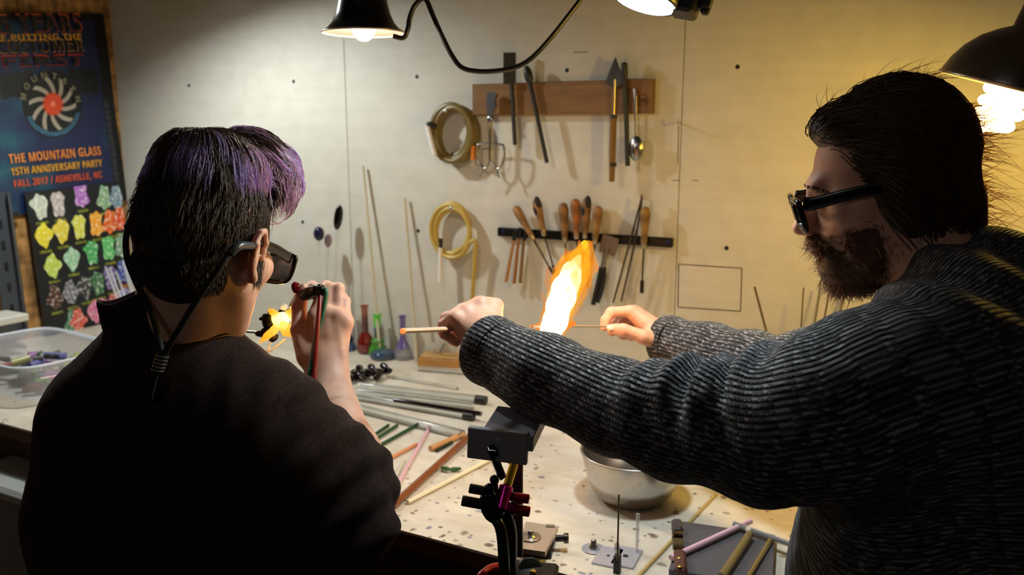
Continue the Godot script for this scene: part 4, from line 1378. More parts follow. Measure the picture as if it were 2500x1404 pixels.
	for k in tong.size():
		var q = tong[k]
		var s := P(q[0], q[1], 1.33)
		var e := P(q[2], q[3], 1.36)
		part("flame_tongue", _flame_tube([s.lerp(e, -0.7), s, s.lerp(e, 0.5) + cam_r * 0.003 * (1 if k % 2 else -1), e], [0.001, q[4], q[4] * 0.75, 0.0005], 0.4, 5 + k), _flame_mat(Color(1.0, 0.66, 0.1), Color(1.0, 0.5, 0.03), 0.85, 0.15, 0.32), fl)
	part("side_flare", _flame_tube([P(1292, 797, 1.29), P(1325, 797, 1.3), P(1370, 794, 1.305), P(1406, 789, 1.31)], [0.0005, 0.0065, 0.008, 0.003], 0.6, 21), _flame_mat(Color(1.0, 0.55, 0.1), Color(1.0, 0.5, 0.08), 1.1, 0.6, 0.6), fl)
	omni(P(1380, 730, 1.33), Color(1.0, 0.68, 0.28), 0.028, 0.03, fl)


func _front_clutter() -> void:
	var steel := mat(0.72, 0.7, 0.67, 0.3, 1.0)
	var at := F(628, 672)
	var o := thing("steel_bowl", "brushed stainless steel mixing bowl half hidden under the long sleeve", "bowl", at)
	var wall := part("bowl_wall", geo().lathe([Vector2(0, 0.0), Vector2(0.046, 0.0), Vector2(0.055, 0.004), Vector2(0.066, 0.016), Vector2(0.075, 0.036), Vector2(0.081, 0.06), Vector2(0.085, 0.082), Vector2(0.083, 0.082), Vector2(0.079, 0.06), Vector2(0.073, 0.037), Vector2(0.064, 0.018), Vector2(0.053, 0.006), Vector2(0, 0.003)], at, Basis.IDENTITY, 56), mat(0.74, 0.72, 0.69, 0.27, 1.0), o)
	var ring := []
	for k in 57:
		ring.append(at + Vector3(cos(TAU * k / 56) * 0.0855, 0.082, sin(TAU * k / 56) * 0.0855))
	part("rolled_rim", geo().tube(ring, 0.0019, 8), steel, wall)
	# clamp at the bench edge
	var c := R(1230, 1110, 1.235)
	var d0 := T(1300, 1332, 0.02)
	o = thing("edge_clamp", "silver-topped metal clamp bracket bolted at the bench edge behind the black hoses", "clamp", Vector3(d0.x, TABLE, d0.z))
	var p := [T(920 + 1085 * 0.31625, 960 + 1195 * 0.31625, 0.02), T(920 + 1150 * 0.31625, 960 + 990 * 0.31625, 0.02), T(920 + 1400 * 0.31625, 960 + 1030 * 0.31625, 0.02), T(920 + 1300 * 0.31625, 960 + 1225 * 0.31625, 0.02)]
	var g := geo()
	g.flat([p[0], p[3], p[2], p[1]])
	for k in 4:
		var a: Vector3 = p[k]
		var b: Vector3 = p[(k + 1) % 4]
		g.flat([a, b, b - Vector3(0, 0.008, 0), a - Vector3(0, 0.008, 0)])
	g.flat([p[0] - Vector3(0, 0.008, 0), p[1] - Vector3(0, 0.008, 0), p[2] - Vector3(0, 0.008, 0), p[3] - Vector3(0, 0.008, 0)])
	var plate := part("top_plate", g, mat(0.72, 0.66, 0.6, 0.4, 0.6), o)
	var mid: Vector3 = (p[0] + p[1] + p[2] + p[3]) / 4
	part("spacer", geo().box(mid - Vector3(0, 0.0142, 0), Vector3(0.05, 0.0118, 0.05), Basis(Vector3.UP, 0.3), 0.001), black_iron(), o)
	var bolt := T(920 + 1185 * 0.31625, 960 + 1112 * 0.31625, 0.0205)
	part("washer", geo().lathe([Vector2(0.004, 0), Vector2(0.015, 0), Vector2(0.0155, 0.0012), Vector2(0.0145, 0.002), Vector2(0.004, 0.0022)], bolt, Basis.IDENTITY, 28), steel, plate)
	part("bolt", geo().lathe([Vector2(0.0085, 0.001), Vector2(0.0085, 0.003), Vector2(0.0055, 0.004), Vector2(0.0045, 0.008), Vector2(0.003, 0.011), Vector2(0, 0.0115)], bolt, Basis.IDENTITY, 20), steel, plate)
	part("slot_plate", geo().box(T(920 + 1340 * 0.31625, 960 + 1022 * 0.31625, 0.0215), Vector3(0.014, 0.0015, 0.006), Basis(Vector3.UP, 0.4), 0.0005), mat(0.85, 0.83, 0.78, 0.3, 1.0), o)
	part("clamp_jaw", geo().box(Vector3(mid.x + 0.03, mid.y - 0.05, 0.872), Vector3(0.07, 0.09, 0.05), Basis(Vector3.UP, 0.3), 0.004), black_iron(), o)
	var hx := R(1378, 1120, 1.2)
	part("side_screw", geo().lathe([Vector2(0, 0), Vector2(0.005, 0), Vector2(0.005, 0.012), Vector2(0.0075, 0.0125), Vector2(0.0075, 0.019), Vector2(0, 0.0195)], hx, along(hx, hx + cam_r), 10), mat(0.3, 0.3, 0.3, 0.35, 1.0), o)
	part("gear_knob", geo().lathe([Vector2(0, -0.008), Vector2(0.016, -0.008), Vector2(0.018, -0.005), Vector2(0.018, 0.005), Vector2(0.016, 0.008), Vector2(0, 0.008)], R(1180, 1370, 1.13), along(R(1180, 1370, 1.13), R(1195, 1370, 1.12), Vector3.UP), 14), black_iron(), o)
	part("brass_screw", geo().lathe([Vector2(0, 0), Vector2(0.005, 0), Vector2(0.004, 0.004), Vector2(0, 0.004)], R(1205, 1385, 1.1), along(Vector3.ZERO, -cam_f), 14), mat(0.75, 0.6, 0.25, 0.3, 1.0), o)
	part("side_knob", geo().ball(R(1358, 1385, 1.16), Vector3(0.01, 0.012, 0.01)), mat(0.35, 0.34, 0.33, 0.3, 0.9), o)
	# hinge with an upright wire
	o = thing("hinge_plate", "open silver hinge plate lying at the bench edge with an upright rod in its joint", "hinge", F(490, 1250))
	for q in [[345, 1118, 462, 1350], [520, 1118, 642, 1360]]:
		var a := F(q[0], q[1], 0.0015)
		var b := F(q[2], q[3], 0.0015)
		part("leaf", geo().box((a + b) / 2, Vector3(abs(b.x - a.x) * 0.8, 0.003, abs(b.z - a.z) * 0.92), Basis(Vector3.UP, 0.08), 0.0006), mat(0.78, 0.79, 0.84, 0.4, 0.7), o)
	for k in 4:
		part("barrel", geo().tube([F(488, 1120 + k * 58, 0.004), F(488, 1165 + k * 58, 0.004)], 0.004, 12), mat(0.66, 0.64, 0.66, 0.35, 0.9), o)
	part("socket", geo().box(F(490, 1300, 0.012), Vector3(0.009, 0.026, 0.009), Basis.IDENTITY, 0.001), mat(0.05, 0.06, 0.05, 0.5), o)
	for q in [[568, 1225, 0.0042], [405, 1222, 0.0022]]:
		part("screw_hole", geo().lathe([Vector2(q[2], 0), Vector2(q[2] * 0.9, 0.0006), Vector2(0, 0.0004)], F(q[0], q[1], 0.003), Basis.IDENTITY, 14), mat(0.05, 0.05, 0.06, 0.5), o)
	var foot := F(490, 1296, 0.02)
	var dz := (foot - cam_at).dot(cam_f)
	item("upright_rod", geo().tube([foot + Vector3(0, 0.004, 0), P(1380 + 506 * 0.2593, 1040 + 645 * 0.2593, dz)], 0.0013, 8), mat(0.5, 0.42, 0.34, 0.3, 0.6), "thin brownish rod standing upright in the hinge before the bowl", "rod")
	foot = F(672, 1206)
	dz = (foot - cam_at).dot(cam_f)
	item("clear_stick", geo().tube([foot, P(1380 + 684 * 0.2593, 1040 + 826 * 0.2593, dz)], 0.0026, 10), glass(0.92, 0.92, 0.92, 0.4, 0.06), "short clear glass stick standing upright right of the hinge", "glass rod")
	at = F(266, 1160)
	o = thing("washer_bolt", "silver bolt with a broad clear washer standing left of the hinge", "bolt", at)
	part("washer", geo().lathe([Vector2(0.004, 0), Vector2(0.0165, 0), Vector2(0.017, 0.0012), Vector2(0.004, 0.002)], at, Basis.IDENTITY, 28), mat(0.66, 0.68, 0.74, 0.3, 0.5), o)
	part("bolt_head", geo().lathe([Vector2(0.0075, 0.001), Vector2(0.007, 0.006), Vector2(0.0045, 0.008), Vector2(0.004, 0.014), Vector2(0.0, 0.015)], at, Basis.IDENTITY, 18), steel, o)
	# rods and graphite slab at the right
	item("amber_rod", geo().tube([F(640, 1460, 0.003), F(1420, 640, 0.003)], 0.0026, 10), glass(0.82, 0.7, 0.4, 0.6, 0.1), "long thin yellow glass rod crossing the front of the bench under the knife", "glass rod")
	var a := F(1105, 962)
	var b := F(1975, 1092)
	var e := F(955, 1420)
	var ux := b - a
	var slab_z := e - a
	var fx := (ux - Vector3.UP * ux.y).normalized()
	var sb := Basis(fx, Vector3.UP, fx.cross(Vector3.UP))
	var mid2 := a + ux * 0.5 + fx.cross(Vector3.UP) * 0.075
	o = thing("graphite_slab", "flat dark grey graphite slab lying at the front right of the bench", "slab", mid2 + Vector3(0, 0.0, 0))
	part("slab", geo().box(mid2 + Vector3(0, 0.006, 0), Vector3(ux.length(), 0.0115, 0.15), sb, 0.0012), mat(0.31, 0.3, 0.32, 0.5), o)
	var top := 0.0125
	item("pink_rod", geo().tube([F(995, 1243, top + 0.005), F(1745, 898, top + 0.005)], 0.0043, 12), mat(0.88, 0.7, 0.76, 0.22), "pale pink glass rod lying across the graphite slab", "glass rod")
	item("amber_stick", geo().tube([F(1470, 1420, top + 0.0065), F(1738, 1020, top + 0.0065)], 0.006, 12), glass(0.5, 0.42, 0.24, 0.7, 0.15), "thick smoky amber glass stick lying on the graphite slab", "glass rod")
	item("amber_stick", geo().tube([F(1722, 1420, top + 0.004), F(1932, 1072, top + 0.004)], 0.0034, 10), glass(0.52, 0.42, 0.22, 0.75, 0.15), "slim smoky amber glass stick at the right of the graphite slab", "glass rod")
	o = thing("dark_tube", "clear glass tube with a dark core lying along the back of the graphite slab", "glass tube", F(1850, 1030, top))
	part("tube_wall", geo().tube([F(1585, 925, top + 0.006), F(2135, 1120, top + 0.006)], 0.0052, 14), glass(0.85, 0.85, 0.85, 0.25, 0.05), o)
	part("dark_core", geo().tube([F(1588, 926, top + 0.006), F(1690, 962, top + 0.006)], 0.0042, 10), mat(0.04, 0.03, 0.03, 0.3), o)
	part("dark_filling", geo().tube([F(1750, 984, top + 0.006), F(2125, 1117, top + 0.006)], 0.0034, 10), mat(0.07, 0.045, 0.03, 0.2), o)
	# folding knife
	o = thing("folding_knife", "grey and brown folding knife with brass pins lying at the left of the graphite slab", "knife", F(1065, 1180, top))
	var bas := along(F(1080, 1404, top), F(1050, 915, top), Vector3.UP)
	part("bolster", geo().box((F(1050, 925, top) + F(1053, 1050, top)) / 2 + Vector3(0, 0.0075, 0), Vector3(0.0165, 0.03, 0.012), bas, 0.004), mat(0.34, 0.3, 0.3, 0.4, 0.4), o)
	part("steel_collar", geo().box((F(1053, 1050, top) + F(1057, 1110, top)) / 2 + Vector3(0, 0.0075, 0), Vector3(0.0158, 0.014, 0.0115), bas, 0.002), mat(0.4, 0.36, 0.32, 0.2, 1.0), o)
	part("brass_spacer", geo().box((F(1058, 1110, top) + F(1066, 1205, top)) / 2 + Vector3(0, 0.007, 0), Vector3(0.0155, 0.021, 0.0105), bas, 0.002), mat(0.36, 0.3, 0.2, 0.35, 0.5), o)
	var grip := part("handle", geo().box((F(1068, 1200, top) + F(1096, 1460, top)) / 2 + Vector3(0, 0.0075, 0), Vector3(0.017, 0.054, 0.0118), bas, 0.004), wood(0.4, 0.2, 0.13), o)
	for y in [1243, 1325]:
		part("brass_pin", geo().lathe([Vector2(0.003, 0), Vector2(0.0026, 0.001), Vector2(0, 0.0012)], F(1074 + (y - 1243) * 0.06, y, top + 0.0128), Basis.IDENTITY, 12), mat(0.85, 0.72, 0.35, 0.3, 1.0), grip)


func black_iron() -> StandardMaterial3D:
	return mat(0.07, 0.07, 0.075, 0.35, 0.5)


func _small_torch() -> void:
	# hand torch of the left worker with its two hoses
	var o := thing("hand_torch", "small black hand torch with red and green hoses held by the left worker", "torch", P(770, 712, 1.2))
	var dark := mat(0.035, 0.03, 0.03, 0.15)
	part("torch_body", geo().tube(smooth([P(787, 707, 1.166), P(770, 712, 1.18), P(748, 719, 1.2), P(728, 728, 1.222), P(712, 748, 1.24)], 4), [0.0055, 0.0085, 0.0095, 0.0095, 0.009, 0.0095, 0.01, 0.01, 0.009, 0.0085, 0.008, 0.0075, 0.007, 0.006, 0.0055, 0.0045, 0.004], 16), dark, o)
	part("hose_fitting", geo().lathe([Vector2(0, 0), Vector2(0.0055, 0), Vector2(0.0062, 0.003), Vector2(0.005, 0.006), Vector2(0.006, 0.009), Vector2(0.0045, 0.013), Vector2(0, 0.0135)], P(781, 722, 1.158), along(P(781, 722, 1.158), P(783, 703, 1.158)), 16), mat(0.06, 0.05, 0.05, 0.12, 0.4), o)
	part("valve_cap", geo().ball(P(724, 704, 1.21), Vector3(0.0072, 0.0105, 0.0072), along(P(728, 714, 1.21), P(720, 694, 1.21))), mat(0.42, 0.05, 0.05, 0.15), o, "red valve cap")
	part("red_hose", geo().tube(smooth([P(782, 718, 1.157), P(780, 745, 1.148), P(776, 790, 1.136), P(772, 840, 1.128), P(769, 890, 1.122), P(764, 950, 1.115), P(755, 1060, 1.13), P(740, 1300, 1.16)], 5), 0.0034, 10), mat(0.5, 0.05, 0.045, 0.35), o, "red gas hose")
	part("green_hose", geo().tube(smooth([P(786, 712, 1.16), P(792, 706, 1.158), P(796, 715, 1.156), P(793, 740, 1.152), P(786, 775, 1.146), P(772, 820, 1.14), P(763, 870, 1.128), P(754, 930, 1.12), P(748, 1060, 1.135), P(735, 1300, 1.165)], 5), 0.0034, 10), mat(0.12, 0.36, 0.25, 0.35), o, "green oxygen hose")
	# the dark glass flower being worked
	var stem := P(690, 835, 1.262)
	o = thing("glass_flower", "dark glass flower piece glowing in the hand torch flame on a clear stick", "glass flower", P(642, 905, 1.24))
	var dk := mat(0.05, 0.035, 0.025, 0.07)
	for q in [[655, 785, 20, 24], [650, 812, 16, 20], [662, 765, 12, 12], [690, 765, 15, 12], [646, 775, 9, 11], [633, 815, 12, 9], [668, 825, 11, 15], [706, 760, 9, 8], [640, 778, 6, 9]]:
		part("petal", geo().ball(P(q[0], q[1], 1.27), Vector3(q[2], q[3], q[2] * 0.8) * 0.00056, Basis(Vector3(0.3, 0.5, 1).normalized(), q[0] * 0.7), 14), dk, o)
	part("clear_bead", geo().ball(P(694, 750, 1.265), Vector3(0.0066, 0.0055, 0.006)), glass(0.85, 0.88, 0.88, 0.35, 0.03), o)
	part("clear_stick", geo().tube(smooth([P(697, 828, 1.265), P(668, 852, 1.255), P(650, 862, 1.25), P(645, 880, 1.245), P(640, 930, 1.235)], 4), 0.0017, 8), glass(0.75, 0.72, 0.66, 0.5, 0.08), o)
	part("clear_stick", geo().tube(smooth([P(660, 835, 1.262), P(655, 850, 1.252), P(651, 862, 1.25)], 3), 0.0014, 8), glass(0.75, 0.72, 0.66, 0.5, 0.08), o)
	item("bent_wire", geo().tube([P(560, 806, 1.3), P(632, 812, 1.275)], 0.0022, 8), mat(0.6, 0.58, 0.54, 0.25, 0.5), "thin clear glass handle reaching from the flower towards the left worker", "glass rod")
	var f := thing("hand_flame", "small star-shaped yellow flame of the hand torch against the dark glass flower", "flame", P(690, 790, 1.262))
	var hot := _flame_mat(Color(1.0, 0.95, 0.7), Color(1.0, 0.85, 0.4), 2.2, 0.9, 0.9)
	var tongue := _flame_mat(Color(1.0, 0.85, 0.35), Color(1.0, 0.6, 0.06), 1.3, 0.8, 0.6)
	part("flame_core", _flame_tube([P(706, 772, 1.252), P(692, 780, 1.256), P(683, 788, 1.258), P(676, 797, 1.26)], [0.004, 0.0125, 0.0135, 0.004], 0.3, 31), hot, f)
	part("flame_tongue", _flame_tube([P(684, 788, 1.254), P(668, 806, 1.25), P(650, 822, 1.248), P(633, 838, 1.246)], [0.005, 0.0062, 0.0055, 0.0005], 0.3, 32), tongue, f)
	part("flame_tongue", _flame_tube([P(690, 785, 1.254), P(698, 800, 1.25), P(706, 812, 1.25), P(714, 822, 1.25)], [0.006, 0.0085, 0.0085, 0.001], 0.4, 33), tongue, f)
	part("flame_tongue", _flame_tube([P(690, 782, 1.256), P(676, 770, 1.254), P(662, 760, 1.253), P(655, 755, 1.252)], [0.005, 0.0065, 0.004, 0.0008], 0.4, 34), tongue, f)
	part("flame_tongue", _flame_tube([P(696, 776, 1.256), P(706, 766, 1.254), P(712, 758, 1.253), P(718, 748, 1.252)], [0.005, 0.006, 0.004, 0.0008], 0.4, 35), tongue, f)
	omni(P(690, 786, 1.245), Color(1.0, 0.66, 0.26), 0.012, 0.012, f)


# ---------------------------------------------------------------- bodies: a field of tapered capsules and ellipsoids, meshed as surface nets
# bone: ["c", from, to, radius, radius, blend] or ["e", centre, basis, radii, blend] or ["-", centre, basis, radii, blend]
func flesh(bones: Array, cell: float, blend := 0.02, relax := 1) -> Geo:
	var lo := Vector3(1e9, 1e9, 1e9)
	var hi := -lo
	var boxes := []
	for b in bones:
		var a := Vector3()
		var c := Vector3()
		if b[0] == "c":
			var r: float = max(b[3], b[4])
			a = b[1].min(b[2]) - Vector3.ONE * r
			c = b[1].max(b[2]) + Vector3.ONE * r
		else:
			var e := Vector3()
			for k in 3:
				e += (b[2][k] * b[3][k]).abs()
			a = b[1] - e
			c = b[1] + e
		boxes.append([a, c])
		if b[0] != "-":
			lo = lo.min(a)
			hi = hi.max(c)
	lo -= Vector3.ONE * cell * 3.0
	hi += Vector3.ONE * cell * 3.0
	var nx := int((hi.x - lo.x) / cell) + 2
	var ny := int((hi.y - lo.y) / cell) + 2
	var nz := int((hi.z - lo.z) / cell) + 2
	var f := PackedFloat32Array()
	f.resize(nx * ny * nz)
	f.fill(1.0)
	for n in bones.size():
		var b = bones[n]
		var kk: float = b[5] if b[0] == "c" and b.size() > 5 else (b[4] if b[0] != "c" and b.size() > 4 else blend)
		var pad := Vector3.ONE * (kk + cell * 2.5)
		var i0: Vector3 = ((boxes[n][0] - pad - lo) / cell).floor().clamp(Vector3.ZERO, Vector3(nx - 1, ny - 1, nz - 1))
		var i1: Vector3 = ((boxes[n][1] + pad - lo) / cell).ceil().clamp(Vector3.ZERO, Vector3(nx - 1, ny - 1, nz - 1))
		var x0 := int(i0.x)
		var x1 := int(i1.x)
		var quarter := 0.25 / kk
		if b[0] == "c":
			var a: Vector3 = b[1]
			var ba: Vector3 = b[2] - a
			var inv: float = 1.0 / max(ba.length_squared(), 1e-12)
			var ra: float = b[3]
			var dr: float = b[4] - ra
			for z in range(int(i0.z), int(i1.z) + 1):
				for y in range(int(i0.y), int(i1.y) + 1):
					var at := (z * ny + y) * nx
					var p := Vector3(lo.x + x0 * cell, lo.y + y * cell, lo.z + z * cell) - a
					for x in range(x0, x1 + 1):
						var h := clampf(p.dot(ba) * inv, 0.0, 1.0)
						var d := (p - ba * h).length() - ra - dr * h
						var o := f[at + x]
						var w := kk - absf(o - d)
						f[at + x] = minf(o, d) - (w * w * quarter if w > 0.0 else 0.0)
						p.x += cell
		else:
			var c: Vector3 = b[1]
			var m: Basis = b[2].transposed()
			var r: Vector3 = b[3]
			var r2 := r * r
			var cut: bool = b[0] == "-"
			for z in range(int(i0.z), int(i1.z) + 1):
				for y in range(int(i0.y), int(i1.y) + 1):
					var at := (z * ny + y) * nx
					var p := Vector3(lo.x + x0 * cell, lo.y + y * cell, lo.z + z * cell) - c
					for x in range(x0, x1 + 1):
						var q := m * p
						var k0 := (q / r).length()
						var d := k0 * (k0 - 1.0) / maxf((q / r2).length(), 1e-6)
						var o := f[at + x]
						if cut:
							var w := kk - absf(o + d)
							f[at + x] = maxf(o, -d) + (w * w * quarter if w > 0.0 else 0.0)
						else:
							var w := kk - absf(o - d)
							f[at + x] = minf(o, d) - (w * w * quarter if w > 0.0 else 0.0)
						p.x += cell
	# surface nets
	var g := geo()
	var sx := 1
	var sy := nx
	var sz := nx * ny
	var off := [0, sx, sy, sx + sy, sz, sx + sz, sy + sz, sx + sy + sz]
	var edges := [[0, 1], [2, 3], [4, 5], [6, 7], [0, 2], [1, 3], [4, 6], [5, 7], [0, 4], [1, 5], [2, 6], [3, 7]]
	var cellv := PackedInt32Array()
	cellv.resize(nx * ny * nz)
	cellv.fill(-1)
	var lim := cell * 2.6
	var todo := PackedInt32Array()
	for z in nz - 1:
		for y in ny - 1:
			var row := z * sz + y * sy
			for x in nx - 1:
				var at := row + x
				if absf(f[at]) > lim:
					continue
				var neg := 0
				for o in off:
					if f[at + o] < 0.0:
						neg += 1
				if neg == 0 or neg == 8:
					continue
				var sum := Vector3()
				var cnt := 0
				for e in edges:
					var fa := f[at + off[e[0]]]
					var fb := f[at + off[e[1]]]
					if (fa < 0.0) != (fb < 0.0):
						var s := fa / (fa - fb)
						var pa := Vector3(e[0] & 1, (e[0] >> 1) & 1, e[0] >> 2)
						var pb := Vector3(e[1] & 1, (e[1] >> 1) & 1, e[1] >> 2)
						sum += pa.lerp(pb, s)
						cnt += 1
				cellv[at] = g.v.size()
				g.vert(lo + (Vector3(x, y, z) + sum / cnt) * cell)
				todo.append(at)
	for at in todo:
		for ax in 3:
			var step: int = [sx, sy, sz][ax]
			var u: int = [sy, sz, sx][ax]
			var w: int = [sz, sx, sy][ax]
			var a := f[at] < 0.0
			var b := f[at + step] < 0.0
			if a == b:
				continue
			if at - u - w < 0:
				continue
			var q0 := cellv[at]
			var q1 := cellv[at - u]
			var q2 := cellv[at - u - w]
			var q3 := cellv[at - w]
			if q1 < 0 or q2 < 0 or q3 < 0:
				continue
			if a:
				g.tri(q0, q1, q2)
				g.tri(q0, q2, q3)
			else:
				g.tri(q0, q2, q1)
				g.tri(q0, q3, q2)
	for pass_ in relax:
		var acc := PackedVector3Array()
		acc.resize(g.v.size())
		var num := PackedInt32Array()
		num.resize(g.v.size())
		for k in range(0, g.i.size(), 3):
			for j in 3:
				var i := g.i[k + j]
				acc[i] += g.v[g.i[k + (j + 1) % 3]] + g.v[g.i[k + (j + 2) % 3]]
				num[i] += 2
		for k in g.v.size():
			if num[k]:
				g.v[k] = g.v[k].lerp(acc[k] / num[k], 0.5)
	return g


func normals(g: Geo) -> PackedVector3Array:
	var n := PackedVector3Array()
	n.resize(g.v.size())
	for k in range(0, g.i.size(), 3):
		var a := g.i[k]
		var b := g.i[k + 1]
		var d := g.i[k + 2]
		var x := (g.v[b] - g.v[a]).cross(g.v[d] - g.v[a])
		n[a] += x
		n[b] += x
		n[d] += x
	for k in n.size():
		n[k] = n[k].normalized()
	return n


func join(into: Geo, g: Geo) -> void:
	var f := into.v.size()
	into.v.append_array(g.v)
	into.t.append_array(g.t)
	into.c.append_array(g.c)
	for k in g.i:
		into.i.append(k + f)


func head_bones(x: Transform3D, neck: Vector3, nr: float, ears := true) -> Array:
	var b := x.basis.orthonormalized()
	var s := x.basis.x.length()
	var e := func(at: Vector3, r: Vector3, k := 0.018, turn := Basis.IDENTITY): return ["e", x * at, b * turn, r * s, k]
	var c := func(p: Vector3, q: Vector3, r0: float, r1: float, k := 0.014): return ["c", x * p, x * q, r0 * s, r1 * s, k]
	var out := [
		e.call(Vector3(0, 0.036, -0.012), Vector3(0.073, 0.086, 0.094)),
		e.call(Vector3(0, -0.03, 0.03), Vector3(0.058, 0.072, 0.06), 0.025),
		c.call(Vector3(0, -0.092, 0.067), Vector3(0, -0.095, 0.063), 0.019, 0.019, 0.02),
		c.call(Vector3(-0.022, 0.026, 0.082), Vector3(0.022, 0.026, 0.082), 0.011, 0.011),
		c.call(Vector3(0, 0.012, 0.088), Vector3(0, -0.028, 0.112), 0.0075, 0.0105, 0.009),
		c.call(Vector3(-0.009, -0.032, 0.1), Vector3(0.009, -0.032, 0.1), 0.0085, 0.0085, 0.007),
		c.call(Vector3(-0.018, -0.058, 0.087), Vector3(0.018, -0.058, 0.087), 0.0065, 0.0065, 0.007),
		c.call(Vector3(-0.014, -0.068, 0.087), Vector3(0.014, -0.068, 0.087), 0.0068, 0.0068, 0.005),
		["c", x * Vector3(0, -0.03, -0.02), neck, nr * s, nr, 0.03],
	]
	for q in [-1.0, 1.0]:
		out.append(c.call(Vector3(q * 0.052, -0.045, 0.0), Vector3(q * 0.018, -0.093, 0.06), 0.017, 0.017, 0.022))
		out.append(c.call(Vector3(q * 0.046, -0.012, 0.055), Vector3(q * 0.05, -0.015, 0.04), 0.019, 0.019, 0.02))
		out.append(["-", x * Vector3(q * 0.03, 0.004, 0.1), b, Vector3(0.015, 0.009, 0.012) * s, 0.01])
		out.append(e.call(Vector3(q * 0.03, 0.0085, 0.0775), Vector3(0.0135, 0.0075, 0.0125), 0.003))
		out.append(e.call(Vector3(q * 0.03, -0.005, 0.0775), Vector3(0.0125, 0.006, 0.0118), 0.003))
		out.append(c.call(Vector3(q * 0.03, 0.003, 0.078), Vector3(q * 0.031, 0.003, 0.078), 0.0118, 0.0118, 0.003))
		if not ears:
			continue
		# ears: a dished shell with a rim and a lobe
		var eb := Basis(Vector3.UP, q * -0.42)
		out.append(e.call(Vector3(q * 0.0785, -0.002, -0.014), Vector3(0.0065, 0.028, 0.018), 0.008, eb))
		var rim := [Vector3(0.078, -0.006, 0.008), Vector3(0.08, 0.016, 0.007), Vector3(0.084, 0.029, -0.006), Vector3(0.088, 0.026, -0.022), Vector3(0.089, 0.008, -0.03), Vector3(0.085, -0.012, -0.026), Vector3(0.08, -0.03, -0.014)]
		for k in rim.size() - 1:
			out.append(c.call(rim[k] * Vector3(q, 1, 1), rim[k + 1] * Vector3(q, 1, 1), 0.0042, 0.0042, 0.004))
		out.append(c.call(Vector3(q * 0.079, -0.034, -0.01), Vector3(q * 0.079, -0.03, -0.012), 0.0068, 0.0066, 0.006))
	return out


func hand_bones(wrist: Array, mcps: Array, fingers: Array, thumb: Array, fr := 0.0086) -> Array:      # wrist: [point, point, radius]; fingers: lists of joints after the knuckle
	var out := [["c", wrist[0], wrist[1], wrist[2], wrist[2] * 0.98, 0.02]]
	for k in mcps.size():
		var from: Vector3 = wrist[1].lerp(wrist[0], 0.1) + (mcps[k] - mcps[1]) * 0.35
		out.append(["c", from, mcps[k], 0.0145, 0.0105, 0.014])
	for k in mcps.size() - 1:
		out.append(["c", wrist[1].lerp(mcps[k], 0.55), mcps[k].lerp(mcps[k + 1], 0.5), 0.012, 0.0095, 0.012])
	for k in fingers.size():
		var r: float = fr * [1.0, 1.03, 0.98, 0.86][k]
		var last: Vector3 = mcps[k]
		var j = fingers[k]
		for m in j.size():
			var ra: float = r * (1.12 - 0.1 * m)
			out.append(["c", last, j[m], ra, r * (1.03 - 0.1 * m), 0.0035])
			last = j[m]
	for m in thumb.size() - 1:
		out.append(["c", thumb[m], thumb[m + 1], [0.0165, 0.0118, 0.0108, 0.0095][m], [0.0125, 0.0108, 0.0092, 0.009][m], 0.012 if m == 0 else 0.004])
	return out


func nail(at: Vector3, towards: Vector3, out: Vector3, parent: Node3D) -> void:
	var b := along(Vector3.ZERO, towards, out)
	part("fingernail", geo().ball(at, Vector3(0.0052, 0.0066, 0.0014), b, 12), mat(0.93, 0.72, 0.64, 0.25), parent)


func strands(g: Geo, pts: Array, r: float, from: Color, to: Color) -> void:
	var m := pts.size()
	var f := g.v.size()
	var side := Vector3(0.3, 0.5, 0.8)
	for k in m:
		var d: Vector3 = (pts[min(k + 1, m - 1)] - pts[max(k - 1, 0)]).normalized()
		side = (side - d * side.dot(d)).normalized()
		var up := side.cross(d)
		var s := float(k) / (m - 1)
		var rad := r * (1.0 - 0.85 * s * s)
		g.tint = from.lerp(to, s)
		for j in 3:
			var a := TAU * j / 3
			g.vert(pts[k] + side * cos(a) * rad + up * sin(a) * rad)
	for k in m - 1:
		for j in 3:
			var a := f + k * 3 + j
			var b := f + k * 3 + (j + 1) % 3
			g.tri(a, b, b + 3)
			g.tri(a, b + 3, a + 3)


func shell_d(p: Vector3, ells: Array) -> float:       # distance to a union of ellipsoids: [centre, radii]
	var best := 1.0
	for e in ells:
		var q: Vector3 = p - e[0]
		var k0: float = (q / e[1]).length()
		best = minf(best, k0 * (k0 - 1.0) / maxf((q / (e[1] * e[1])).length(), 1e-6))
	return best


func on_shell(p: Vector3, ells: Array, lift: float) -> Vector3:
	var d := shell_d(p, ells)
	var h := 0.002
	var n := Vector3(shell_d(p + Vector3(h, 0, 0), ells) - d, shell_d(p + Vector3(0, h, 0), ells) - d, shell_d(p + Vector3(0, 0, h), ells) - d)
	return p - n.normalized() * (d - lift) if n.length() > 1e-7 else p


func skin_mat(r: float, g: float, b: float) -> StandardMaterial3D:
	var f := noise(17, 0.06, 3)
	var m := StandardMaterial3D.new()
	m.albedo_color = Color(r, g, b)
	m.albedo_texture = picture(128, 128, func(u, v):
		var q: float = f.get_noise_3d(cos(u * TAU) * 16.0, sin(u * TAU) * 16.0, v * 60.0) * 0.12
		return Color(0.95 + q * 0.5, 0.94 + q, 0.93 + q))
	m.uv1_triplanar = true
	m.uv1_scale = Vector3(9, 9, 9)
	m.roughness = 0.52
	m.metallic_specular = 0.45
	m.subsurf_scatter_enabled = true
	m.subsurf_scatter_strength = 0.12
	return m


func hair_mat(through := 0.8) -> StandardMaterial3D:
	var m := StandardMaterial3D.new()
	m.vertex_color_use_as_albedo = true
	m.roughness = 0.42
	m.metallic_specular = 0.5
	m.backlight_enabled = true
	m.backlight = Color(through, through * 0.95, through * 0.9)
	return m


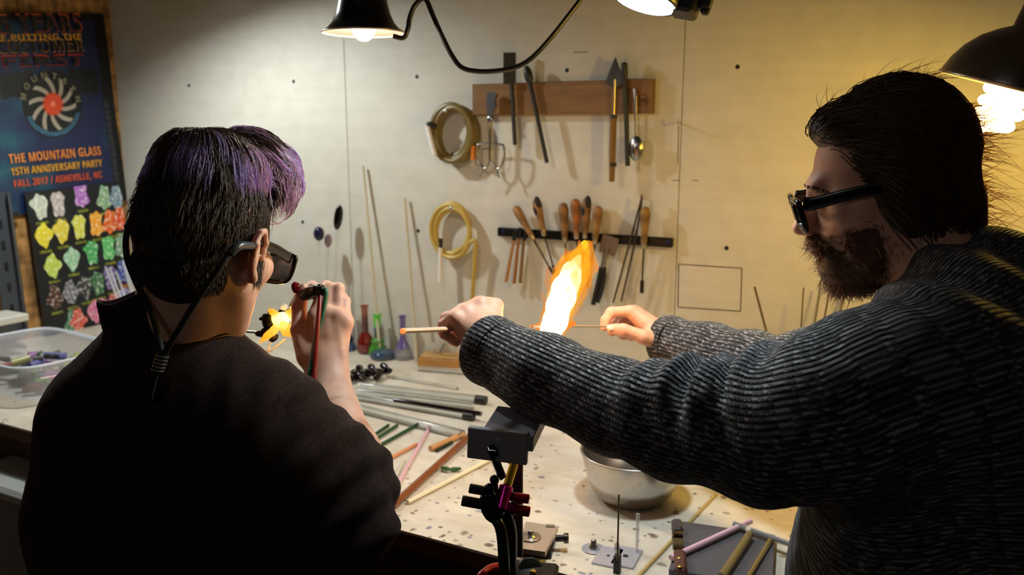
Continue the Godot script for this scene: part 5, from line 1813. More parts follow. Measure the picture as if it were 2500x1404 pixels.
func legs(o: Node3D, hip: Vector3, facing: Vector3, m: Material) -> void:      # trousers and shoes down to the floor, out of the frame
	var side := facing.cross(Vector3.UP).normalized()
	var bones := [["c", hip - side * 0.07, hip + side * 0.07, 0.115, 0.115, 0.05]]
	var feet := []
	for s in [-1.0, 1.0]:
		var knee: Vector3 = hip + side * 0.1 * s - Vector3(0, hip.y * 0.47, 0) + facing * 0.04
		var ankle: Vector3 = Vector3(hip.x, 0.09, hip.z) + side * 0.12 * s
		bones.append(["c", hip + side * 0.085 * s, knee, 0.092, 0.068, 0.05])
		bones.append(["c", knee, ankle, 0.066, 0.056, 0.05])
		feet.append(ankle)
	part("trousers", flesh(bones, 0.014, 0.05), m, o)
	for a in feet:
		var p := Vector3(a.x, 0.045, a.z)
		part("shoe", flesh([["c", p - facing * 0.05, p + facing * 0.12, 0.044, 0.036, 0.02], ["c", p + Vector3(0, 0.06, 0) - facing * 0.03, p - facing * 0.03, 0.045, 0.044, 0.02]], 0.009, 0.02), mat(0.06, 0.05, 0.05, 0.5), o)


# ---------------------------------------------------------------- the left worker
func _spectacles(x: Transform3D, label: String, frame: Material, lens: Material, thick: float, drop: float) -> Node3D:
	var o := thing("glasses", label, "glasses", x * Vector3(0, 0, 0.11))
	for s in [-1.0, 1.0]:
		var ring := []
		for q in [[-0.026, 0.019], [0.0, 0.021], [0.028, 0.02], [0.0315, 0.01], [0.028, -0.014], [0.018, -0.022], [0.0, -0.023], [-0.018, -0.02], [-0.026, -0.008]]:
			ring.append(x * Vector3(s * (0.036 + q[0]), q[1] * 0.92 - 0.011 + drop, 0.113 - 0.12 * pow(0.036 + q[0], 2) * 10.0 * 0.5 + q[1] * 0.12))
		var path := []
		for k in ring.size():
			for j in 4:
				path.append(ring[k].cubic_interpolate(ring[(k + 1) % ring.size()], ring[k - 1], ring[(k + 2) % ring.size()], j / 4.0))
		path.append(path[0])
		part("rim", geo().tube(path, thick, 8, false), frame, o)
		var mid := Vector3()
		for p in ring:
			mid += p / ring.size()
		var g := geo()
		for k in path.size() - 1:
			g.flat([mid + x.basis.z * 0.001, path[k], path[k + 1]] if s > 0 else [mid + x.basis.z * 0.001, path[k + 1], path[k]])
		part("lens", g, lens, o)
		var hinge := Vector3(s * 0.0665, 0.003 + drop, 0.094)
		var b := [hinge + Vector3(-s * 0.004, 0.002, 0.012), hinge, Vector3(s * 0.0735, 0.009 + drop * 0.6, 0.05), Vector3(s * 0.0775, 0.014, 0.01), Vector3(s * 0.081, 0.017, -0.012), Vector3(s * 0.084, 0.0, -0.034)]
		var w := []
		for p in b:
			w.append(x * p)
		part("temple", geo().tube(smooth(w, 4), [0.0075, 0.0078, 0.0078, 0.0076, 0.0074, 0.0072, 0.007, 0.0068, 0.0066, 0.0064, 0.0062, 0.006, 0.0058, 0.0056, 0.0054, 0.0052, 0.005, 0.0048, 0.0046, 0.0042, 0.003], 8, true, 0.32, x.basis.y), frame, o)
	part("bridge", geo().tube(smooth([x * Vector3(-0.011, 0.0 + drop, 0.1125), x * Vector3(0, 0.004 + drop, 0.116), x * Vector3(0.011, 0.0 + drop, 0.1125)], 4), thick * 1.1, 8), frame, o)
	return o


func _person_left() -> void:
	var at := P(504, 608, 1.0)
	var flat := Vector3(cam_f.x, 0, cam_f.z).normalized()
	var yaw := deg_to_rad(14)
	var pitch := deg_to_rad(17)
	var fw := (flat * cos(yaw) + cam_r * sin(yaw)) * cos(pitch) - Vector3.UP * sin(pitch)
	var left := Vector3.UP.cross(fw).normalized()
	left = (left + Vector3.UP * 0.05).normalized()
	var hx := Transform3D(Basis(left, fw.cross(left).normalized(), fw).scaled_local(Vector3.ONE * 0.92), at)
	var skin := skin_mat(0.88, 0.68, 0.58)
	var o := thing("person", "person seen from behind, purple-streaked brown hair, dark brown sweater, holding a small torch", "person", Vector3(-0.78, 0, 1.12))

	# skin: head and neck, forearm, hand, and the torso under the sweater that joins them
	var neck := P(428, 850, 1.045)
	var body := flesh(head_bones(hx, neck, 0.055), 0.0033, 0.018)
	var elbow := P(888, 1232, 1.03)
	var wrist := P(800, 925, 1.172)
	var fore := flesh([["c", elbow, elbow.lerp(wrist, 0.35), 0.036, 0.0385, 0.02], ["c", elbow.lerp(wrist, 0.35), wrist, 0.0385, 0.0262, 0.02]], 0.0045, 0.02)
	join(body, fore)
	var h := hand_bones([wrist + cam_u * -0.01, P(797, 878, 1.18), 0.0265],
		[P(768, 772, 1.195), P(798, 764, 1.195), P(825, 770, 1.195), P(845, 787, 1.19)],
		[[P(788, 712, 1.205), P(762, 699, 1.222), P(742, 716, 1.235)], [P(803, 703, 1.21), P(797, 698, 1.24), P(782, 722, 1.25)], [P(827, 704, 1.21), P(822, 702, 1.242), P(812, 728, 1.252)], [P(843, 735, 1.208), P(838, 726, 1.235), P(828, 748, 1.246)]],
		[P(752, 872, 1.18), P(730, 805, 1.198), P(730, 745, 1.21), P(740, 708, 1.214)])
	h.append(["c", elbow.lerp(wrist, 0.72), wrist, 0.0322, 0.0264, 0.02])
	for q in [[768, 772], [798, 764], [825, 770], [845, 787]]:
		h.append(["c", P(q[0], q[1], 1.187), P(q[0], q[1] + 2, 1.188), 0.0085, 0.0085, 0.008])
	for q in [[768, 790, 0.0], [798, 785, 3.0], [825, 790, 8.0]]:
		h.append(["c", P(q[0], q[1], 1.181), P(q[0] + 8 + q[2] * 0.3, 868, 1.168), 0.003, 0.0028, 0.006])
	join(body, flesh(h, 0.0029, 0.012))
	var shl := P(255, 1040, 1.07)
	var shr := P(650, 1035, 1.015)
	var chest := P(440, 1060, 1.06)
	var pelvis := Vector3(-0.79, 0.93, 1.15)
	join(body, flesh([["c", neck, P(430, 700, 1.02), 0.05, 0.045], ["c", shl, neck, 0.05, 0.045], ["c", shr, neck, 0.05, 0.045], ["c", chest, pelvis, 0.09, 0.09], ["c", shr, elbow, 0.042, 0.034], ["c", shl, P(150, 1260, 1.04), 0.042, 0.034], ["c", P(150, 1260, 1.04), P(330, 1180, 1.25), 0.034, 0.026]], 0.012, 0.05))
	var flesh_ := part("body", body, skin, o)
	nail(P(737, 703, 1.2045), P(740, 700, 1.2) - P(736, 712, 1.2), (cam_u * 0.4 - cam_f).normalized(), flesh_)

	# sweater
	var wool := StandardMaterial3D.new()
	var knit := noise(40, 0.12, 3)
	wool.albedo_color = Color(0.19, 0.145, 0.13)
	wool.albedo_texture = picture(128, 128, func(u, v):
		var q: float = knit.get_noise_3d(cos(u * TAU) * 20.0, sin(u * TAU) * 20.0, v * 128.0)
		return Color(0.9 + q * 0.35, 0.9 + q * 0.35, 0.9 + q * 0.35))
	wool.uv1_triplanar = true
	wool.uv1_scale = Vector3(14, 14, 14)
	wool.roughness = 0.95
	wool.metallic_specular = 0.15
	wool.rim_enabled = true
	wool.rim = 0.35
	wool.rim_tint = 0.7
	var up := Vector3.UP
	var sb := Basis((shr - shl).normalized(), up, (shr - shl).normalized().cross(up))
	var elb := P(842, 1268, 1.0)
	var sleeve := P(880, 1172, 1.04)
	var bones := [
		["e", P(455, 1130, 1.07), sb, Vector3(0.155, 0.2, 0.112), 0.06],
		["c", P(450, 1250, 1.07), Vector3(-0.8, 0.86, 1.13), 0.135, 0.13, 0.08],
		["c", P(325, 1330, 1.07), Vector3(-0.86, 0.86, 1.14), 0.11, 0.1, 0.08],
		["c", P(590, 1330, 1.06), Vector3(-0.7, 0.86, 1.12), 0.1, 0.1, 0.08],
		["c", P(430, 912, 1.06), P(262, 1030, 1.075), 0.06, 0.066, 0.05],
		["c", P(430, 912, 1.06), P(650, 1035, 1.03), 0.06, 0.068, 0.05],
		["c", P(425, 860, 1.045), P(432, 900, 1.055), 0.066, 0.074, 0.04],
		["c", shl, P(222, 1250, 1.06), 0.072, 0.064, 0.04],
		["c", P(222, 1250, 1.06), P(340, 1180, 1.22), 0.062, 0.05, 0.04],
		["c", P(655, 1045, 1.02), P(785, 1160, 1.01), 0.072, 0.068, 0.04],
		["c", P(785, 1160, 1.01), elb, 0.066, 0.058, 0.035],
		["c", elb, sleeve, 0.054, 0.047, 0.02],
		["c", P(610, 1130, 1.02), P(790, 1300, 1.0), 0.075, 0.055, 0.06],
	]
	var sw := flesh(bones, 0.0065, 0.05)
	var n := normals(sw)
	var wr := noise(44, 9.0, 3)
	for k in sw.v.size():
		var p := sw.v[k]
		var amp := 0.0022
		var d := p.distance_to(elb)
		var fold := 0.0
		if d < 0.2:
			var along_ := (p - P(700, 1040, 1.02)).dot((elb - P(700, 1040, 1.02)).normalized())
			fold = 0.006 * sin(along_ * 190.0 + p.y * 40.0) * clampf(1.0 - d / 0.2, 0, 1)
			var e := p.distance_to(sleeve)
			fold += 0.004 * sin(e * 260.0) * clampf(1.0 - e / 0.09, 0, 1)
		var hump := 0.0022 * sin((p - P(600, 880, 1.05)).dot(cam_r) * 150.0) * clampf(1.0 - p.distance_to(P(700, 930, 1.03)) / 0.15, 0, 1)
		sw.v[k] = p + n[k] * (amp * wr.get_noise_3dv(p * 1.2) + fold + hump)
	part("sweater", sw, wool, o)
	# standing collar
	var ring := geo()
	var nr := 48
	var prof := [[0.0, 0.9], [0.5, 0.96], [0.94, 1.0], [1.0, 0.985], [0.96, 0.945], [0.5, 0.9], [0.0, 0.84]]
	var cc := P(424, 800, 1.035)
	var cu := (up * 0.96 + (P(424, 800, 1.035) - P(424, 800, 1.05)) * 8.0 + cam_r * -0.16 + flat * 0.16).normalized()
	var cx := (cam_r - cu * cam_r.dot(cu)).normalized()
	var cz := cx.cross(cu)
	for k in prof.size():
		for j in nr + 1:
			var a := TAU * j / nr
			var tall: float = prof[k][0] * (0.064 + 0.008 * cos(a) + 0.003 * sin(a * 5.0)) - 0.012
			var wide: float = prof[k][1] * (0.083 + 0.005 * cos(a * 2.0) + 0.006 * prof[k][0] * cos(a + 0.4))
			ring.vert(cc + cx * cos(a) * wide * 1.02 + cz * sin(a) * wide * 0.9 + cu * tall, Vector2(float(j) / nr, prof[k][0]))
	for k in prof.size() - 1:
		for j in nr:
			var a := k * (nr + 1) + j
			ring.tri(a, a + nr + 1, a + nr + 2)
			ring.tri(a, a + nr + 2, a + 1)
	part("collar", ring, wool, o, "standing knitted collar")
	legs(o, Vector3(-0.79, 0.88, 1.14), flat, mat(0.07, 0.07, 0.09, 0.85))

	# hair: a shaped cap, then locks combed over it
	var back := hx.affine_inverse()
	var ells := [[Vector3(-0.002, 0.043, -0.016), Vector3(0.0735, 0.099, 0.093)], [Vector3(0, -0.022, -0.042), Vector3(0.061, 0.062, 0.05)], [Vector3(0.002, 0.096, -0.006), Vector3(0.066, 0.057, 0.082)], [back * P(605, 392, 1.05), Vector3(0.05, 0.04, 0.05)], [back * P(664, 452, 1.06), Vector3(0.034, 0.055, 0.036)]]
	var hb := []
	var ob := hx.basis.orthonormalized()
	for e in ells:
		hb.append(["e", hx * e[0], ob, e[1] * 0.93 * 0.92, 0.02])
	hb[3][3] *= 0.86
	hb[4][3] *= 0.7
	hb.append(["-", hx * Vector3(-0.088, -0.012, 0.004), ob, Vector3(0.03, 0.034, 0.03), 0.008])
	hb.append(["-", hx * Vector3(0.088, -0.012, 0.004), ob, Vector3(0.03, 0.034, 0.034), 0.008])
	hb.append(["-", hx * Vector3(0, -0.045, 0.066), ob, Vector3(0.1, 0.085, 0.066), 0.01])
	var brown := Color(0.075, 0.05, 0.033)
	var light := Color(0.24, 0.155, 0.1)
	var purple := Color(0.92, 0.6, 1.0)
	var violet := Color(0.58, 0.5, 1.0)
	var pinkish := Color(1.0, 0.86, 0.95)  # dye tones, with lamp brightness and sheen put into them
	var cap := flesh(hb, 0.004, 0.02)
	cap.tinted = true
	for k in cap.c.size():
		cap.c[k] = brown
	var hm := hair_mat(1.0)
	part("hair", cap, hm, o, "short brown hair with a longer purple-streaked top")
	var r := RandomNumberGenerator.new()
	r.seed = 77
	var g := geo()
	g.tinted = true
	var tone := noise(60, 14.0, 2)
	var crown := Vector3(0.012, 0.145, -0.035)
	for k in 4600:
		var root := Vector3(r.randf_range(-0.075, 0.075), 0.12, r.randf_range(-0.095, 0.085))
		root.y = 0.16 - 4.0 * root.x * root.x - 4.5 * root.z * root.z
		root = on_shell(root, ells, -0.001)
		var pts := []
		var p := root
		var out := root - crown
		out.y = 0.0
		var ahead := clampf((-root.x + root.z + 0.06) / 0.12, 0.0, 1.0)
		var len := lerpf(r.randf_range(0.03, 0.1), r.randf_range(0.06, 0.13), ahead)
		var dir := out.normalized() * 0.75 + Vector3(-0.75, 0.0, 0.6) * ahead + Vector3(-0.1, 0, -0.1)
		var wob := Vector3(r.randf_range(-1, 1), r.randf_range(-1, 1), r.randf_range(-1, 1)) * 0.13
		var clump := tone.get_noise_3dv(root * 2.2) * 2.2
		for m in 9:
			pts.append(hx * p)
			var s := m / 8.0
			var d := (dir + wob + Vector3(0, 0.35 - 1.5 * s, 0) + Vector3(0.1, 0, -0.15) * clump * s).normalized()
			p = on_shell(p + d * len / 8.0, ells, 0.0015 + 0.004 * r.randf() * s + 0.0035 * sin(s * PI) + 0.0025 * clump)
		var q := tone.get_noise_3dv(root * Vector3(1.5, 1.0, 1.5) + Vector3(3, 1, 2))
		var bright := 0.7 + 0.6 * r.randf()
		var from := brown.lerp(light, r.randf() * 0.8)
		var to := from
		if q > lerpf(-0.02, -0.3, ahead):
			to = purple.lerp(violet if q > 0.22 or r.randf() < 0.25 else pinkish, r.randf()) * bright
			from = from.lerp(to, lerpf(0.05, 0.35, ahead) + 0.5 * r.randf())
			if ahead < 0.4:
				to = to.lerp(violet * 0.8, 0.7)
		strands(g, pts, r.randf_range(0.0005, 0.001), from, to)
	for k in 1500:
		var e = ells[3 + k % 2]
		var root: Vector3 = e[0] + Vector3(r.randf_range(-1, 1), r.randf_range(-0.2, 1), r.randf_range(-1, 1)).normalized() * e[1]
		root = on_shell(root, ells, -0.001)
		var p := root
		var pts := []
		var dir := Vector3(-0.45, 0.0, 0.15) + Vector3(r.randf_range(-1, 1), r.randf_range(-1, 1), r.randf_range(-1, 1)) * 0.18
		var len := r.randf_range(0.05, 0.095)
		for m in 9:
			pts.append(hx * p)
			var s := m / 8.0
			p = on_shell(p + (dir + Vector3(0, 0.2 - 1.7 * s, 0)).normalized() * len / 8.0, ells, 0.001 + 0.004 * r.randf() * s + 0.003 * sin(s * PI))
		var to := purple.lerp(pinkish, r.randf()) * (0.75 + 0.4 * r.randf())
		if r.randf() < 0.25:
			to = light
		strands(g, pts, r.randf_range(0.0004, 0.0008), brown.lerp(to, 0.5 + 0.5 * r.randf()), to)
	for k in 9000:
		var a := r.randf_range(0, TAU)
		var y := r.randf_range(-0.078, 0.1)
		var root := on_shell(Vector3(cos(a) * 0.085, y, sin(a) * 0.1 - 0.03), ells, -0.003)
		if root.z > 0.045 and y < 0.06 or root.z > 0.012 and y < 0.02 or (abs(root.x) > 0.055 and root.y < 0.014 and root.z > -0.034) or root.y < -0.03 and root.z > -0.03:
			continue
		var d := (Vector3(root.x * 1.5, -0.85, -0.2) + Vector3(r.randf_range(-1, 1), r.randf_range(-1, 0.4), r.randf_range(-1, 1)) * 0.25).normalized()
		var len := lerpf(0.008, 0.032, clampf((y + 0.07) / 0.14, 0, 1)) * r.randf_range(0.7, 1.2)
		var pts := []
		for m in 4:
			pts.append(hx * (root + d * len * m / 3.0 + (root - Vector3(0, 0, -0.02)).normalized() * 0.004 * sin(m / 3.0 * PI)))
		strands(g, pts, r.randf_range(0.0004, 0.0008), brown, brown.lerp(light, r.randf() * 0.9))
	for k in 260:
		var root := Vector3(-r.randf_range(0.067, 0.072), r.randf_range(-0.034, 0.018), r.randf_range(0.008, 0.024))
		var pts := []
		for m in 4:
			pts.append(hx * (root + Vector3(-0.0016, -0.0045, -0.0008 + 0.0006 * r.randf_range(-1, 1)) * m))
		strands(g, pts, 0.0005, brown, light * (0.5 + 0.3 * r.randf()))
	var s := part("hair_strands", g, hm, o)
	s.set_meta("kind", "stuff")

	# sunglasses on a cord
	var gl := _spectacles(hx, "black sunglasses on a cord worn by the person in the dark brown sweater", mat(0.03, 0.025, 0.025, 0.2), glass(0.01, 0.01, 0.012, 0.96, 0.08), 0.0032, 0.006)
	var cordm := mat(0.03, 0.028, 0.028, 0.8)
	var ear_r := hx * Vector3(-0.085, 0.006, -0.028)
	var ear_l := hx * Vector3(0.085, 0.006, -0.03)
	part("cord_sleeve", geo().tube(smooth([ear_r, P(585, 600, 0.925), P(562, 618, 0.918)], 3), 0.0052, 10), mat(0.2, 0.2, 0.21, 0.35), gl, "grey rubber cord end")
	part("cord_sleeve", geo().tube(smooth([ear_l, P(328, 530, 0.99), P(313, 556, 0.975)], 3), 0.0052, 10), cordm, gl)
	part("cord", geo().tube(smooth([P(566, 614, 0.92), P(540, 648, 0.912), P(500, 704, 0.912), P(455, 774, 0.918), P(420, 832, 0.925), P(399, 868, 0.93)], 5), 0.0036, 10), cordm, gl)
	part("cord", geo().tube(smooth([P(316, 550, 0.978), P(307, 588, 0.965), P(313, 640, 0.955), P(340, 705, 0.945), P(372, 770, 0.938), P(388, 830, 0.933), P(396, 866, 0.93)], 5), 0.0036, 10), cordm, gl)
	part("cord_tail", geo().tube(smooth([P(388, 895, 0.93), P(376, 930, 0.935), P(366, 975, 0.945)], 4), 0.003, 8), cordm, gl)
	var slider := part("cord_slider", geo().tube([P(399, 862, 0.929), P(383, 908, 0.93)], 0.0065, 14), mat(0.05, 0.05, 0.05, 0.4), gl)
	for k in 5:
		var c := P(397 - k * 3.1, 868 + k * 8.5, 0.929)
		var c2 := P(396.3 - k * 3.1, 870.5 + k * 8.5, 0.929)
		part("slider_ring", geo().tube([c, c2], 0.0074, 14), mat(0.78, 0.78, 0.78, 0.3, 0.9), slider)


# ---------------------------------------------------------------- the bearded man at the right
func _knit() -> StandardMaterial3D:
	var r := RandomNumberGenerator.new()
	r.seed = 9
	var yarn := PackedFloat32Array()
	yarn.resize(640)
	for k in 640:
		yarn[k] = r.randf()
	var fine := noise(71, 0.25, 2)
	var m := StandardMaterial3D.new()
	m.albedo_texture = picture(256, 256, func(u, v):
		var rib := int(u * 8.0)
		var x: float = fmod(u * 8.0, 1.0)
		var vv: float = v * 16.0 + abs(x - 0.5) * 0.9
		var st := int(fposmod(vv, 16.0))
		var q: float = yarn[rib * 64 + st * 3 + (0 if x < 0.5 else 32)]
		var groove_shade: float = 0.35 + 0.65 * pow(sin(x * PI), 0.7)  # shade between the ribs, painted into the albedo
		var s: float = (0.26 + 0.5 * q * q + 0.14 * fine.get_noise_2d(u * 256.0, v * 256.0)) * groove_shade
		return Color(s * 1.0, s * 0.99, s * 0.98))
	m.heightmap_enabled = true
	m.heightmap_texture = picture(256, 256, func(u, v):
		var x: float = fmod(u * 8.0, 1.0)
		var vv: float = v * 16.0 + abs(x - 0.5) * 0.9
		var h: float = pow(sin(x * PI), 0.8) * 0.72 + 0.2 * abs(sin(vv * PI)) * sin(x * PI) + 0.08 * fine.get_noise_2d(u * 256.0, v * 256.0)
		return Color(h, h, h))
	m.heightmap_scale = 0.28
	m.albedo_color = Color(0.8, 0.79, 0.8)
	m.roughness = 0.9
	m.metallic_specular = 0.25
	m.rim_enabled = true
	m.rim = 0.3
	m.rim_tint = 0.5
	return m


func _person_right() -> void:
	var at := P(2154, 468, 0.94)
	var yaw := deg_to_rad(14)
	var pitch := deg_to_rad(13)
	var flat := Vector3(cam_f.x, 0, cam_f.z).normalized()
	var fw := (-cam_r * cos(yaw) + flat * sin(yaw)) * cos(pitch) - Vector3.UP * sin(pitch)
	var left := Vector3.UP.cross(fw).normalized()
	var hx := Transform3D(Basis(left, fw.cross(left).normalized(), fw).scaled_local(Vector3.ONE * 0.84), at)
	var skin := skin_mat(0.88, 0.66, 0.55)
	var o := thing("person", "bearded person with long dark hair, ribbed charcoal sweater, arms stretched to the torch flame", "person", Vector3(0.03, 0, 1.0))

	var neck := P(2345, 760, 0.89)
	var body := flesh(head_bones(hx, neck, 0.056, false), 0.0033, 0.018)
	# near hand: a fist over the rod, knuckles up
	var w0 := P(1215, 838, 1.12)
	var w1 := P(1180, 815, 1.14)
	var h := hand_bones([w0, w1, 0.0285],
		[P(1212, 746, 1.178), P(1172, 743, 1.165), P(1134, 760, 1.15), P(1108, 778, 1.135)],
		[[P(1150, 768, 1.215), P(1112, 798, 1.215), P(1125, 826, 1.2)], [P(1112, 768, 1.195), P(1086, 798, 1.19), P(1108, 828, 1.18)], [P(1090, 776, 1.165), P(1080, 806, 1.155), P(1106, 833, 1.152)], [P(1082, 792, 1.135), P(1084, 816, 1.128), P(1114, 838, 1.13)]],
		[P(1195, 800, 1.185), P(1160, 815, 1.21), P(1125, 812, 1.218), P(1100, 800, 1.21)])
	for q in [[1172, 743, 1.16], [1134, 760, 1.145], [1108, 778, 1.13]]:
		h.append(["c", P(q[0], q[1], q[2]), P(q[0] + 1, q[1] - 1, q[2]), 0.0098, 0.0098, 0.008])
	join(body, flesh(h, 0.0029, 0.013))
	# far hand: thumb and forefinger pinch a thin rod
	h = hand_bones([P(1655, 838, 1.415), P(1615, 820, 1.425), 0.029],
		[P(1538, 760, 1.425), P(1550, 760, 1.45), P(1562, 770, 1.472), P(1572, 786, 1.488)],
		[[P(1492, 762, 1.418), P(1478, 782, 1.415), P(1475, 799, 1.412)], [P(1502, 764, 1.452), P(1488, 790, 1.452), P(1494, 812, 1.445)], [P(1520, 780, 1.476), P(1508, 806, 1.472), P(1522, 822, 1.462)], [P(1534, 796, 1.49), P(1526, 816, 1.486), P(1542, 826, 1.476)]],
		[P(1612, 835, 1.41), P(1568, 822, 1.392), P(1523, 806, 1.39), P(1494, 803, 1.398)], 0.0089)
	join(body, flesh(h, 0.0029, 0.013))
	var sh_n := P(2240, 905, 0.76)
	var sh_f := P(2330, 800, 1.06)
	var el_n := P(1640, 1020, 0.925)
	var el_f := P(1975, 925, 1.16)
	var chest := P(2320, 1020, 0.89)
	var pelvis := Vector3(0.06, 0.93, 1.02)
	var hair_neck := P(2270, 620, 0.92)
	join(body, flesh([["c", neck, hair_neck, 0.05, 0.05], ["c", neck, chest, 0.06, 0.1], ["c", chest, pelvis, 0.1, 0.1], ["c", neck, chest, 0.05, 0.08], ["c", chest, sh_n, 0.05, 0.04], ["c", chest, sh_f, 0.05, 0.04], ["c", sh_n, el_n, 0.04, 0.036], ["c", el_n, w0, 0.038, 0.029], ["c", sh_f, el_f, 0.046, 0.037], ["c", el_f, P(1650, 836, 1.415), 0.036, 0.0275]], 0.012, 0.045))
	var flesh_ := part("body", body, skin, o)
	nail(P(1490, 800, 1.388), P(1494, 803, 1.39) - P(1523, 806, 1.39), (-cam_f + cam_u * 0.4).normalized(), flesh_)

	# sweater: one knitted surface; the ribs run along the arms
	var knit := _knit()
	var axis := [P(1150, 835, 1.14), P(1190, 852, 1.12), P(1330, 922, 1.05), P(1490, 988, 0.985), P(1645, 1028, 0.925), P(1850, 1050, 0.86), P(2050, 1020, 0.8), P(2250, 950, 0.78), P(2480, 860, 0.86), P(2900, 700, 1.0)]
	var wide := [0.03, 0.046, 0.0525, 0.0545, 0.0615, 0.073, 0.084, 0.086]
	var bones := []
	for k in range(1, 7):
		bones.append(["c", axis[k], axis[k + 1], wide[k], wide[k + 1], 0.02])
	var far_axis := [P(1575, 812, 1.45), P(1628, 832, 1.425), P(1760, 868, 1.32), P(1975, 925, 1.16), P(2330, 810, 1.05)]
	bones.append(["c", far_axis[1], far_axis[2], 0.0425, 0.0455, 0.02])
	bones.append(["c", far_axis[2], far_axis[3], 0.0455, 0.056, 0.02])
	bones.append(["c", far_axis[3], far_axis[4], 0.058, 0.08, 0.04])
	bones.append(["c", P(2280, 915, 0.8), P(2430, 790, 0.88), 0.072, 0.066, 0.06])
	bones.append(["c", P(2340, 830, 1.03), P(2430, 790, 0.9), 0.07, 0.066, 0.06])
	var tb := Basis(-fw.slide(Vector3.UP).normalized(), Vector3.UP, -fw.slide(Vector3.UP).normalized().cross(Vector3.UP))
	bones.append(["e", P(2370, 1070, 0.9), tb, Vector3(0.135, 0.17, 0.185), 0.07])
	bones.append(["c", P(2370, 1060, 0.885), P(2275, 1440, 0.88), 0.14, 0.132, 0.06])
	bones.append(["c", P(2275, 1440, 0.88), Vector3(0.06, 0.86, 1.02), 0.13, 0.125, 0.06])
	bones.append(["c", P(2350, 740, 0.87), P(2390, 800, 0.88), 0.058, 0.07, 0.05])
	bones.append(["c", P(2425, 690, 0.885), P(2455, 760, 0.89), 0.034, 0.06, 0.045])
	bones.append(["c", P(2400, 640, 0.88), P(2445, 665, 0.885), 0.018, 0.026, 0.03])
	var sw := flesh(bones, 0.0055, 0.04)
	var n := normals(sw)
	var cut_n: Vector3 = (axis[1] - axis[2]).normalized()
	var cut_f: Vector3 = (far_axis[1] - far_axis[2]).normalized()
	var wr := noise(46, 8.0, 3)
	var cut_at: Vector3 = axis[1]
	# places along the near arm
	axis = smooth(axis, 5)
	var lens := [0.0]
	for k in axis.size() - 1:
		lens.append(lens[k] + axis[k].distance_to(axis[k + 1]))
	var flens := [0.0]
	for k in far_axis.size() - 1:
		flens.append(flens[k] + far_axis[k].distance_to(far_axis[k + 1]))
	var us := PackedFloat32Array()
	var vs := PackedFloat32Array()
	var an := PackedFloat32Array()
	var ro := PackedFloat32Array()
	us.resize(sw.v.size())
	vs.resize(sw.v.size())
	an.resize(sw.v.size())
	ro.resize(sw.v.size())
	var view := -cam_f
	for k in sw.v.size():
		var p := sw.v[k]
		var best := 9.0
		var t := 0.0
		var foot := Vector3()
		var dir := Vector3()
		var is_far := false
		for j in axis.size() - 1:
			var ab: Vector3 = axis[j + 1] - axis[j]
			var s: float = (p - axis[j]).dot(ab) / ab.length_squared()
			s = clampf(s, 0.0, 1.0)
			var c: Vector3 = axis[j] + ab * s
			var d := p.distance_to(c)
			if d < best:
				best = d
				t = lens[j] + ab.length() * s
				foot = c
				var d0: Vector3 = (axis[j + 1] - axis[max(j - 1, 0)]).normalized()
				var d1: Vector3 = (axis[min(j + 2, axis.size() - 1)] - axis[j]).normalized()
				dir = d0.lerp(d1, s).normalized()
		for j in 3:
			var ab: Vector3 = far_axis[j + 1] - far_axis[j]
			var s := clampf((p - far_axis[j]).dot(ab) / ab.length_squared(), 0.0, 1.0)
			var c: Vector3 = far_axis[j] + ab * s
			var d := p.distance_to(c)
			if d < best and d < 0.085:
				best = d
				t = flens[j] + ab.length() * s
				foot = c
				dir = ab.normalized()
				is_far = true
		var e1 := (view - dir * view.dot(dir)).normalized()
		var e2 := dir.cross(e1)
		var q := p - foot
		var a := atan2(q.dot(e2), q.dot(e1))
		an[k] = a
		ro[k] = best
		vs[k] = t
		us[k] = best * a
		# folds where the sleeve bunches at the elbow, one deep crease above it
		var top := clampf(0.45 + 0.75 * q.normalized().dot(cam_u), 0.0, 1.0)
		var fold := 0.0
		if not is_far:
			for w in [[0.30, 0.015, 0.007], [0.345, 0.012, 0.011], [0.366, 0.008, -0.006], [0.388, 0.011, 0.012], [0.42, 0.009, -0.013], [0.452, 0.018, 0.011], [0.56, 0.03, 0.006], [0.6, 0.02, -0.005]]:
				var slant: float = t - w[0] - 0.015 * (1.0 - top)
				fold += w[2] * exp(-pow(slant / w[1], 2)) * top * top
			fold += 0.0028 * sin(t * 70.0 + a * 2.0) * exp(-pow((t - 0.42) / 0.16, 2))
			if t > 0.6:
				fold += 0.005 * sin(p.dot(cam_u * 0.8 + cam_r * 0.55) * 105.0) * clampf((p.dot(cam_u) - P(2300, 830, 0.8).dot(cam_u)) / 0.05, 0, 1)
		else:
			fold += 0.003 * sin(t * 60.0) * clampf(t / 0.2, 0, 1)
		sw.v[k] = p + n[k] * (0.003 * wr.get_noise_3dv(p) + fold)
	# cut the sleeve open at the wrists, ribs kept continuous across the far seam
	var cloth := geo()
	var twin := {}
	for k in sw.v.size():
		cloth.vert(sw.v[k], Vector2(us[k] / 0.052, vs[k] / 0.08))
